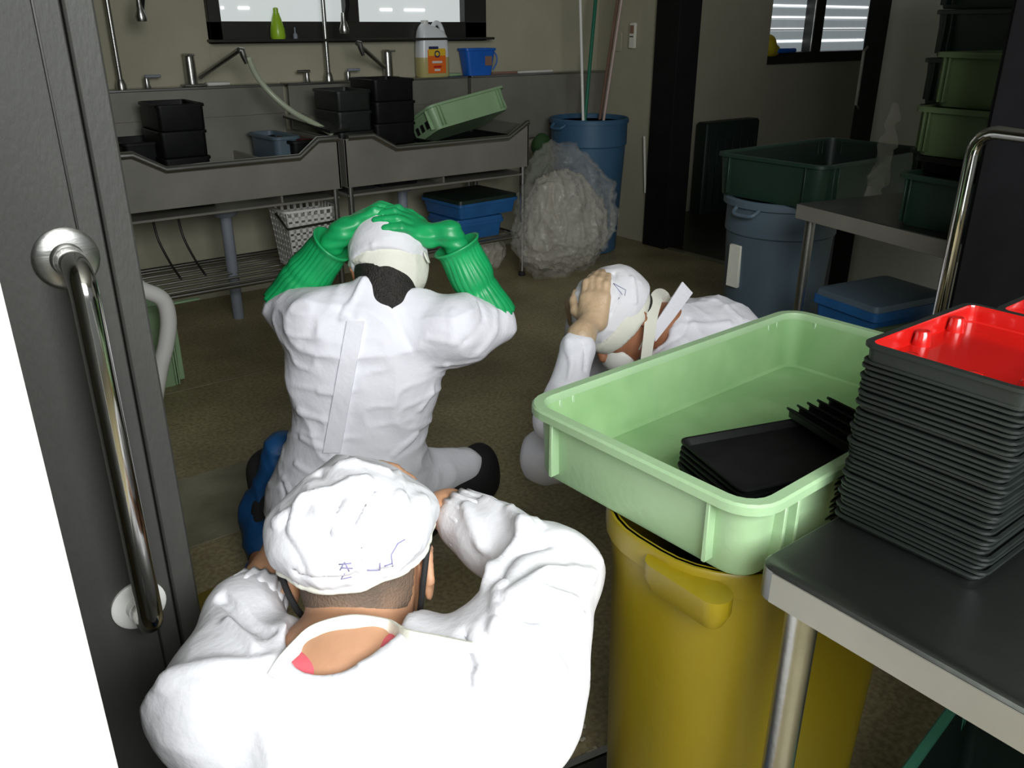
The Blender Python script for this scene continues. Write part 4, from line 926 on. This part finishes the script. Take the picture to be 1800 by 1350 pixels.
# cap
def cap(c, Mx, r, parent, folds, m='coat', seed=1, brim=True, amp=.007, shift=0., name='cap', extra=(), cutz=-.045, cutn=None, gather=0.):
    x, y, z = Mx.T
    pr = [E_(c+z*.018, r, Mx, .02), E_(c-y*.045+z*.005, np.array(r)*np.array((.86, .70, .86)), Mx, .05)]+list(extra)
    cn = nrm(-z-y*.35) if cutn is None else cutn
    pt = c+z*cutz-y*.04
    def dd(P_, N_):
        h = -(P_-pt)@cn; return (fold(P_, 9, 22, amp, amp*.35, seed)-amp*.5)*np.clip(h/.02, .2, 1)-gather*np.exp(-(h/.022)**2)+gather*.35*np.exp(-((h-.045)/.02)**2)+gather*.10*np.sin(np.arctan2((P_-pt)@y, (P_-pt)@x)*26)*np.exp(-(h/.02)**2)
    o, Vt, Q = surf(name, pr, m, parent, .0042, halves=[(pt, cn)], folds=folds, disp=dd, sm=2)
    return o, Vt, Q
fc = [([(500, 920), (560, 870), (640, 850)], .007, .009), ([(560, 990), (520, 930), (540, 880)], .006, .008), ([(660, 860), (620, 930), (640, 990)], .006, -.008), ([(700, 830), (690, 900), (740, 880)], .007, .007), ([(560, 830), (600, 880), (580, 940)], .006, -.006),
      ([(720, 960), (680, 930), (700, 880)], .006, .007), ([(620, 1020), (640, 960), (680, 950)], .004, -.006), ([(530, 1000), (600, 1015), (690, 1000)], .006, -.007), ([(600, 820), (680, 830), (740, 850)], .008, .006)]
cn = nrm(-H1[:, 2]+H1[:, 1]*.50)
cap1, kV, kQ = cap(hc+H1[:, 2]*.022-H1[:, 1]*.004, H1, (.108, .124, .108), w1, fc, amp=.012, seed=11, cutz=-.006, cutn=cn, gather=.012)
# gathered elastic edge
c_ = hc+H1[:, 2]*.022-H1[:, 1]*.004; pc = c_+H1[:, 2]*-.006-H1[:, 1]*.04
u_ = H1[:, 0]; v_ = np.cross(cn, u_)
bw_ = BVHTree.FromPolygons(kV.tolist(), kQ.tolist()); rim = []
rimv = kV[np.abs((kV-pc)@cn+.004) < .006]; cc = rimv.mean(0); ang = np.arctan2((rimv-cc)@v_, (rimv-cc)@u_); rad = np.linalg.norm((rimv-cc)-np.outer((rimv-cc)@cn, cn), axis=1)
for k in range(120):
    a = -math.pi+2*math.pi*k/120; dm = np.abs((ang-a+math.pi) % (2*math.pi)-math.pi); sel = dm < .12
    r_ = np.max(rad[sel]) if sel.any() else .09
    rim.append(cc+(u_*math.cos(a)+v_*math.sin(a))*(r_-.003+.0010*math.sin(k*.9)+.001*math.sin(k*.37))+cn*(.001+.001*math.sin(k*.6)))
MB().tube(rim, .0050, 10, True).go('elastic_edge', 'cream', cap1, smooth=True)
for st in ([(598, 1002), (606, 988), (614, 1004)], [(596, 992), (618, 990)], [(600, 998), (620, 999)], [(606, 1008), (600, 1018), (618, 1014)], [(646, 1002), (668, 1002), (668, 990)], [(676, 995), (690, 990)], [(690, 995), (688, 975), (700, 955), (712, 948)]):
    try: stroke(kV, kQ, st, .0008, 'stitched_mark', 'thread', cap1)
    except Exception as e: print('stroke', e)
#@@P2
# ---- middle worker with green gloves
FV2 = nrm(FV*.98+RV*-.05)
hc2 = D(683, 462, 2.14); C72 = D(672, 515, 2.05)
H2 = frame_of(nrm(FV2*.50+ZZ*.78), RV); H2[:, 1] = np.cross(H2[:, 2], H2[:, 0])
s2R, s2L = D(795, 575, 2.07), D(560, 560, 2.07)
e2R, w2R = D(868, 560, 2.20), D(790, 408, 2.09)
e2L, w2L = D(500, 540, 2.20), D(600, 408, 2.09)
pel2 = V3(*D(615, 880, 2.33))
hp2, hc_cuts2, LH2 = head_prims(hc2, H2)
Ecap2 = (hc2+H2[:, 2]*.014, np.array((.090, .104, .100)), H2)
body2 = [E_(D(640, 640, 2.17), (.16, .10, .19), frame_of(nrm(C72-pel2), RV), .05), C_(D(600, 560, 2.12), D(760, 568, 2.12), .055, .055, .05), C_(C72+FV*.04, hc2-H2[:, 2]*.05, .046, .048, .02), C_(D(635, 700, 2.22), pel2, .12, .13, .05)]+hp2
for sh, el, wr in ((s2R, e2R, w2R), (s2L, e2L, w2L)): body2 += [C_(sh, el, .046, .038, .04), C_(el, wr, .040, .021, .02)]
topR, topL = D(676, 372, 2.20), D(700, 352, 2.22)
G = dict(sc=1.06, lift=.024, rf=1.32, k=.002, fan=.22)
tR2, tL2 = D(690, 362, 2.03), D(695, 366, 2.10)
hR = hand(w2R, tR2, Ecap2, -1, **G); hL = hand(w2L, tL2, Ecap2, 1, **G)
hRs = hand(w2R, tR2, Ecap2, -1, sc=1.04, lift=.024, rf=.7, fan=.22, pf=.72); hLs = hand(w2L, tL2, Ecap2, 1, sc=1.04, lift=.024, rf=.7, fan=.22, pf=.72)
body2 += hRs+hLs
kR2, kL2 = D(835, 828, 2.5), D(480, 850, 2.45); kR2[2] = .16; kL2[2] = .22
fR2, fL2 = pel2+RV*.10-FV*.02, D(470, 1010, 2.35); fR2[2] = .05; fL2[2] = .055
body2 += legs(pel2, kR2, kL2, fR2, fL2, -FV)
w2, V_, Q_ = surf('person', body2, 'skin_d', None, .005, cuts=hc_cuts2)
tag(w2, 'crouching worker with long green rubber gloves on head, back to camera', 'person')
tmid = D(632, 720, 2.20)
ct2 = [C_(D(553, 568, 2.12), D(650, 560, 2.12), .080, .088, .05), C_(D(650, 560, 2.12), D(800, 588, 2.12), .088, .080, .05), E_(D(642, 660, 2.17), (.195, .125, .22), frame_of(nrm(C72-pel2), RV), .06), E_(D(628, 800, 2.28), (.190, .14, .20), frame_of(nrm(C72-pel2), RV), .06),
       E_(pel2+V3(0, 0, -.02)-RV*.015, (.215, .18, .19), frame_of(ZZ, RV), .06), C_(s2R, e2R, .070, .052, .05), C_(D(835, 590, 2.12), D(882, 572, 2.17), .050, .032, .04), C_(s2L, e2L, .068, .050, .05), C_(D(520, 570, 2.12), D(492, 548, 2.17), .045, .036, .03),
       C_(D(650, 505, 2.06), D(648, 545, 2.08), .035, .06, .04), C_(D(700, 520, 2.09), D(730, 540, 2.10), .03, .05, .04),
       C_(D(700, 850, 2.35), D(815, 822, 2.46), .10, .055, .05)]
nk2 = [C_(D(694, 480, 2.10), D(684, 455, 2.12), .060, .09, .01), C_(D(672, 515, 2.14), D(680, 470, 2.14), .045, .06, .01)]
cuts2 = nk2
f2 = [([(500, 665), (560, 690), (600, 695)], .008, .006), ([(495, 690), (530, 720), (590, 745)], .008, .007), ([(492, 730), (530, 770), (580, 790)], .009, .007), ([(490, 780), (520, 815), (560, 840)], .008, .007), ([(500, 840), (520, 880), (540, 900)], .007, .007),
      ([(770, 700), (730, 760), (690, 800)], .006, .007), ([(785, 640), (760, 690), (740, 720)], .008, .006), ([(560, 530), (550, 570), (530, 610)], .012, -.002), ([(600, 500), (585, 540), (560, 590)], .012, .005), ([(815, 600), (850, 560), (840, 535)], .008, -.005), ([(840, 620), (870, 580), (870, 545)], .010, .005),
      ([(690, 545), (710, 590), (725, 615)], .010, -.004), ([(770, 640), (800, 590), (795, 550)], .012, .005), ([(640, 490), (620, 530), (600, 560)], .008, .007), ([(630, 560), (620, 640), (608, 740), (597, 800)], .011, .0035), ([(475, 830), (480, 900), (490, 960)], .007, .008), ([(500, 850), (505, 900), (515, 950)], .007, -.008)]
coat2, cV2, cQ2 = surf('coat', ct2, 'coat2', w2, .0062, cuts=cuts2, folds=f2, disp=lambda P_, N_: fold(P_, 6.5, 14, .010, .005, 21, (1, 1, 1.6))-.005, sm=5)
# back seam placket
bv2 = BVHTree.FromPolygons(cV2.tolist(), cQ2.tolist()); rr_ = []
for k in range(26):
    t = k/25; cx_ = 627+(583-627)*t; y_ = 560+(800-560)*t; hw = 15; a_, b_ = hit(bv2, cx_-hw, y_), hit(bv2, cx_+hw, y_)
    if a_ is not None and b_ is not None: rr_.append([a_, b_])
q_ = np.array(rr_); kz = np.array([1, 2, 3, 2, 1])/9.
q_ = np.stack([[np.convolve(np.pad(q_[:, i, j], 2, 'edge'), kz, 'valid') for j in range(3)] for i in range(2)]).transpose(2, 0, 1)
rr_ = [[p[0]-FW*.002, p[1]-FW*.002, p[1]-FW*.0075, p[0]-FW*.0075] for p in q_]
MB().rings(rr_).go('back_placket', 'coat2', coat2)
# gloves: hand + pleated gauntlet
def gauntlet(el, wr, hp_, seed, name='rubber_glove'):
    d = nrm(wr-el); Lg = np.linalg.norm(wr-el); o, Vt, Q = surf(name, hp_+[C_(wr-d*.04, wr, .031, .027, .02)], 'glove', w2, .0036, sm=1, disp=lambda P_, N_: .0012*np.sin(P_[:, 2]*260))
    o['label'] = 'long green rubber glove'
    u = nrm(np.cross(d, ZZ)); v = np.cross(d, u); rings = []; n = 72
    T = np.linspace(.02, .86, 40)
    for i, t in enumerate(T):
        c = el+(wr-el)*t; tt = (t-.02)/.84
        R0 = .060-.012*tt+.010*math.exp(-((tt-1)/.05)**2)+.0018*math.sin(tt*13+seed)-.004*math.exp(-((tt-.45)/.05)**2)
        pl = .0030*min(1, max(0, (1-tt)*6))*(1 if tt < .95 else 0)
        rings.append([c+(u*math.cos(a)+v*math.sin(a))*(R0+pl*math.cos(a*24)+.004*math.sin(a*2+tt*5+seed)) for a in np.arange(n)*2*math.pi/n])
    lip = [[c for c in rings[-1]]]
    inner = [[wr*0+(el+(wr-el)*.86)+(p-(el+(wr-el)*.86))*.9 for p in rings[-1]], [(el+(wr-el)*.80)+(p-(el+(wr-el)*.86))*.72 for p in rings[-1]]]
    MB().rings(rings+inner).go('gauntlet', 'glove', o, smooth=True); return o
gauntlet(e2R, w2R, hR, 0.); gauntlet(e2L, w2L, hL, 2.)
f2c = [([(655, 430), (660, 460)], .007, .003), ([(700, 420), (705, 455)], .007, -.003)]
cap2, _, _ = cap(hc2+H2[:, 2]*.008, H2, (.094, .105, .099), w2, f2c, seed=31, amp=.0065, cutz=-.035, m='coat')
# cream band of the cap (back flap) below
surf('cap_band', [E_(hc2-H2[:, 1]*.012-H2[:, 2]*.020, np.array((.098, .102, .085)), H2, .02)], 'cream', cap2, .0045, halves=[(hc2-H2[:, 2]*.004+H2[:, 1]*0, nrm(H2[:, 2]+H2[:, 1]*.15)), (hc2-H2[:, 2]*.062-RV*0, nrm(-H2[:, 2]*.9-H2[:, 1]*.1-RV*.42))], disp=lambda P_, N_: fold(P_, 9, 20, .005, .003, 51)-.002)
MB().lathe([(.0, -.003), (.010, -.002), (.011, .002), (.0, .004)], (0, 0, 0), 18).go('strap_end', 'cream', cap2)
se = [c for c in cap2.children if c.name.startswith('strap_end')][0]; pse = D(750, 452, 2.09); se.location = tuple(pse); se.rotation_euler = (1.2, 0, .9); se.scale = (1, 1.5, 1)
surf('hair', [E_(hc2-H2[:, 1]*.006-H2[:, 2]*.018, np.array((.084, .10, .100)), H2, .01), C_(hc2-H2[:, 1]*.045-H2[:, 2]*.05, C72+FV*.03+V3(0, 0, -.03), .062, .072, .03)], 'hair', w2, .0055, halves=[(hc2, H2[:, 1])])
# trousers, blue apron, boots
surf('trousers', [C_(pel2+RV*.09, kR2, .090, .068, .04), C_(kR2, fR2, .064, .044, .03), C_(pel2-RV*.09, kL2, .088, .065, .04), C_(kL2, fL2, .062, .044, .03), E_(pel2, (.16, .14, .13), frame_of(ZZ, RV), .04), E_(D(842, 815, 2.50), (.055, .07, .06), frame_of(ZZ, RV), .03)], 'blackcloth', w2, .008)
ap = [C_(D(500, 790, 2.35), D(462, 900, 2.42), .05, .06, .05), C_(D(462, 900, 2.42), D(470, 960, 2.36), .055, .05, .05), C_(D(530, 900, 2.36), D(480, 950, 2.36), .06, .05, .05)]
surf('blue_apron', ap, 'bluecloth', w2, .007, disp=lambda P_, N_: fold(P_, 9, 20, .012, .005, 61)-.004)
surf('boot', [C_(D(455, 1000, 2.33), D(436, 1050, 2.24), .034, .030, .02), C_(D(470, 985, 2.36), D(455, 1005, 2.33), .034, .034, .02)], 'bblue', w2, .006, halves=[(V3(0, 0, .004), V3(0, 0, -1))])
#@@P3
# ---- right worker, facing left
hc3 = D(1084, 556, 2.28)
face = nrm(-RV*.52-FV*.42-ZZ*.66); crn = nrm(-RV*.50+FV*.05+ZZ*.80-face*0)
crn = nrm(crn-face*(crn@face)); H3 = np.stack([np.cross(face, crn), face, crn], 1)
C73 = D(1170, 575, 2.36)
w3w = D(1022, 590, 2.13); e3 = D(985, 735, 2.08); s3 = D(1185, 690, 2.22)
w3f = D(1015, 540, 2.42); e3f = D(1030, 650, 2.60); s3f = D(1180, 580, 2.52)
pel3 = D(1330, 760, 2.55); pel3[2] = .28
hp3, hcut3, LH3 = head_prims(hc3, H3)
Ecap3 = (hc3+H3[:, 2]*.02, np.array((.090, .106, .102)), H3)
body3 = [C_(C73, D(1240, 640, 2.45), .065, .10, .05), C_(D(1240, 640, 2.45), pel3, .13, .13, .05), C_(s3, s3f, .06, .06, .05), C_(C73, hc3-H3[:, 2]*.03, .058, .058, .03)]+hp3
body3 += [C_(s3, e3, .045, .038, .04), C_(e3, w3w, .040, .029, .02), C_(s3f, e3f, .045, .038, .04), C_(e3f, w3f, .040, .028, .02)]
hn = hand(w3w, D(1052, 462, 2.24), Ecap3, 1, sc=1.14); hf = hand(w3f, D(1085, 462, 2.26), Ecap3, -1, sc=1.02)
body3 += hn+hf
k3a, k3b = D(985, 810, 2.32), pel3-RV*.36+FV*.16; k3a[2] = .36; k3b[2] = .30; f3a, f3b = pel3-RV*.12, pel3-RV*.12+FV*.16; f3a[2] = .045; f3b[2] = .045
body3 += legs(pel3, k3a, k3b, f3a, f3b, -RV)
w3, V_, Q_ = surf('person', body3, 'skin_d', None, .0048, cuts=hcut3)
tag(w3, 'crouching worker behind the pale green tub, bare forearm and face turned down', 'person')
surf('thin_glove', [C_(w3w-nrm(w3w-e3)*.055, w3w, .0345, .0335, .01)]+[(p[0], p[1], p[2], p[3]+.0022, p[4]+.0022, p[5]) for p in hn], 'skin_g', w3, .0036)
surf('thin_glove', [C_(w3f-nrm(w3f-e3f)*.055, w3f, .0345, .0335, .01)]+[(p[0], p[1], p[2], p[3]+.0022, p[4]+.0022, p[5]) for p in hf], 'skin_g', w3, .0036)
ct3 = [C_(D(1190, 600, 2.38), D(1250, 625, 2.47), .105, .15, .05), E_(D(1245, 605, 2.50), (.15, .14, .12), None, .06), C_(D(1250, 640, 2.48), pel3, .17, .17, .06), C_(s3, s3f, .085, .085, .05), C_(s3, e3, .07, .06, .05), C_(e3, e3+(w3w-e3)*.80, .060, .044, .02), C_(s3f, e3f, .07, .06, .05), C_(e3f, e3f+(w3f-e3f)*.7, .058, .042, .02)]
ct3 += [C_(pel3-RV*.05, D(965, 805, 2.30), .12, .07, .05), C_(D(965, 790, 2.3), D(950, 820, 2.36), .05, .04, .04)]
f3 = [([(1000, 600), (1005, 640), (1000, 665)], .007, .007), ([(1025, 605), (1030, 650)], .006, -.007), ([(1160, 600), (1220, 570), (1280, 570)], .009, .007), ([(1150, 620), (1200, 590), (1210, 560)], .007, -.006), ([(1210, 530), (1260, 530), (1300, 560)], .009, .005)]
coat3, cV3, cQ3 = surf('coat', ct3, 'coat2', w3, .006, cuts=[C_(D(1100, 570, 2.27), D(1138, 575, 2.31), .086, .066, .01)], folds=f3, disp=lambda P_, N_: fold(P_, 7, 15, .010, .005, 71)-.005, sm=2)
# collar flap and strap
a, b, c, d = D(1200, 495, 2.33), D(1218, 515, 2.35), D(1153, 600, 2.22), D(1147, 575, 2.22)
fl_ = MB(); off = np.cross(nrm(b-a), nrm(d-a))*.004; m1, m2 = (a+d)/2-FW*.01, (b+c)/2-FW*.012
fl_.rings([[a, b, b+off, a+off], [m1, m2, m2+off, m1+off], [d, c, c+off, d+off]]); fl_.go('collar', 'coat2', coat3)
strap([D(1134, 640, 2.19), D(1141, 590, 2.20), D(1146, 550, 2.23), D(1156, 520, 2.28), D(1168, 522, 2.34), D(1172, 545, 2.36)], (.013, .018), 'cream', w3, 'apron_strap', nvec=-FW)
strapb = None
surf('hair', [E_(hc3-H3[:, 1]*.010-H3[:, 2]*.012, np.array((.083, .10, .098)), H3, .01)], 'hair', w3, .005, halves=[(hc3-H3[:, 1]*.03, H3[:, 1])])
f3c = [([(1080, 480), (1090, 520), (1075, 550)], .006, -.006), ([(1110, 490), (1115, 530)], .006, .006)]
cap3, kV3, kQ3 = cap(hc3+H3[:, 2]*.010, H3, (.094, .108, .104), w3, f3c, seed=41, amp=.008, cutz=-.020, m='coat', cutn=-H3[:, 2])
surf('cap_band', [E_(hc3+H3[:, 2]*.006, np.array((.096, .113, .088)), H3, .02)], 'cream', cap3, .0045, halves=[(hc3+H3[:, 2]*.022, nrm(H3[:, 2]+H3[:, 1]*.10)), (hc3-H3[:, 2]*.030, -H3[:, 2])], disp=lambda P_, N_: fold(P_, 8, 18, .005, .003, 55)-.001)
for st in ([(1078, 498), (1100, 510), (1098, 520)], [(1078, 498), (1094, 518)]):
    try: stroke(kV3, kQ3, st, .0009, 'stitched_mark', 'thread', cap3)
    except Exception as e: print('stroke', e)
surf('face_mask', [E_(LH3(0, .070, -.070), (.062, .060, .050), H3, .01)], 'white', w3, .005, halves=[(LH3(0, .078, 0), -H3[:, 1])])
for s in (-1, 1):
    MB().tube(cr([LH3(s*.066, .06, -.03), LH3(s*.080, .02, -.005), LH3(s*.088, -.03, .01), LH3(s*.086, -.04, -.02), LH3(s*.072, -.01, -.06), LH3(s*.062, .05, -.08)], 6), .0018, 6).go('ear_loop', 'white', w3, smooth=True)
surf('trousers', [C_(pel3-FV*.0, k3a, .088, .066, .04), C_(k3a, f3a, .062, .044, .03), C_(pel3+FV*.12, k3b, .088, .066, .04), C_(k3b, f3b, .062, .044, .03)], 'blackcloth', w3, .009)
# trousers for the nearest worker
surf('trousers', [C_(pel+RV*.09, kR, .086, .062, .04), C_(kR, fR, .060, .044, .03), C_(pel-RV*.09, kL, .086, .062, .04), C_(kL, fL, .060, .044, .03), E_(pel, (.16, .14, .125), frame_of(ZZ, RV), .04)], 'bluecloth', w1, .009)
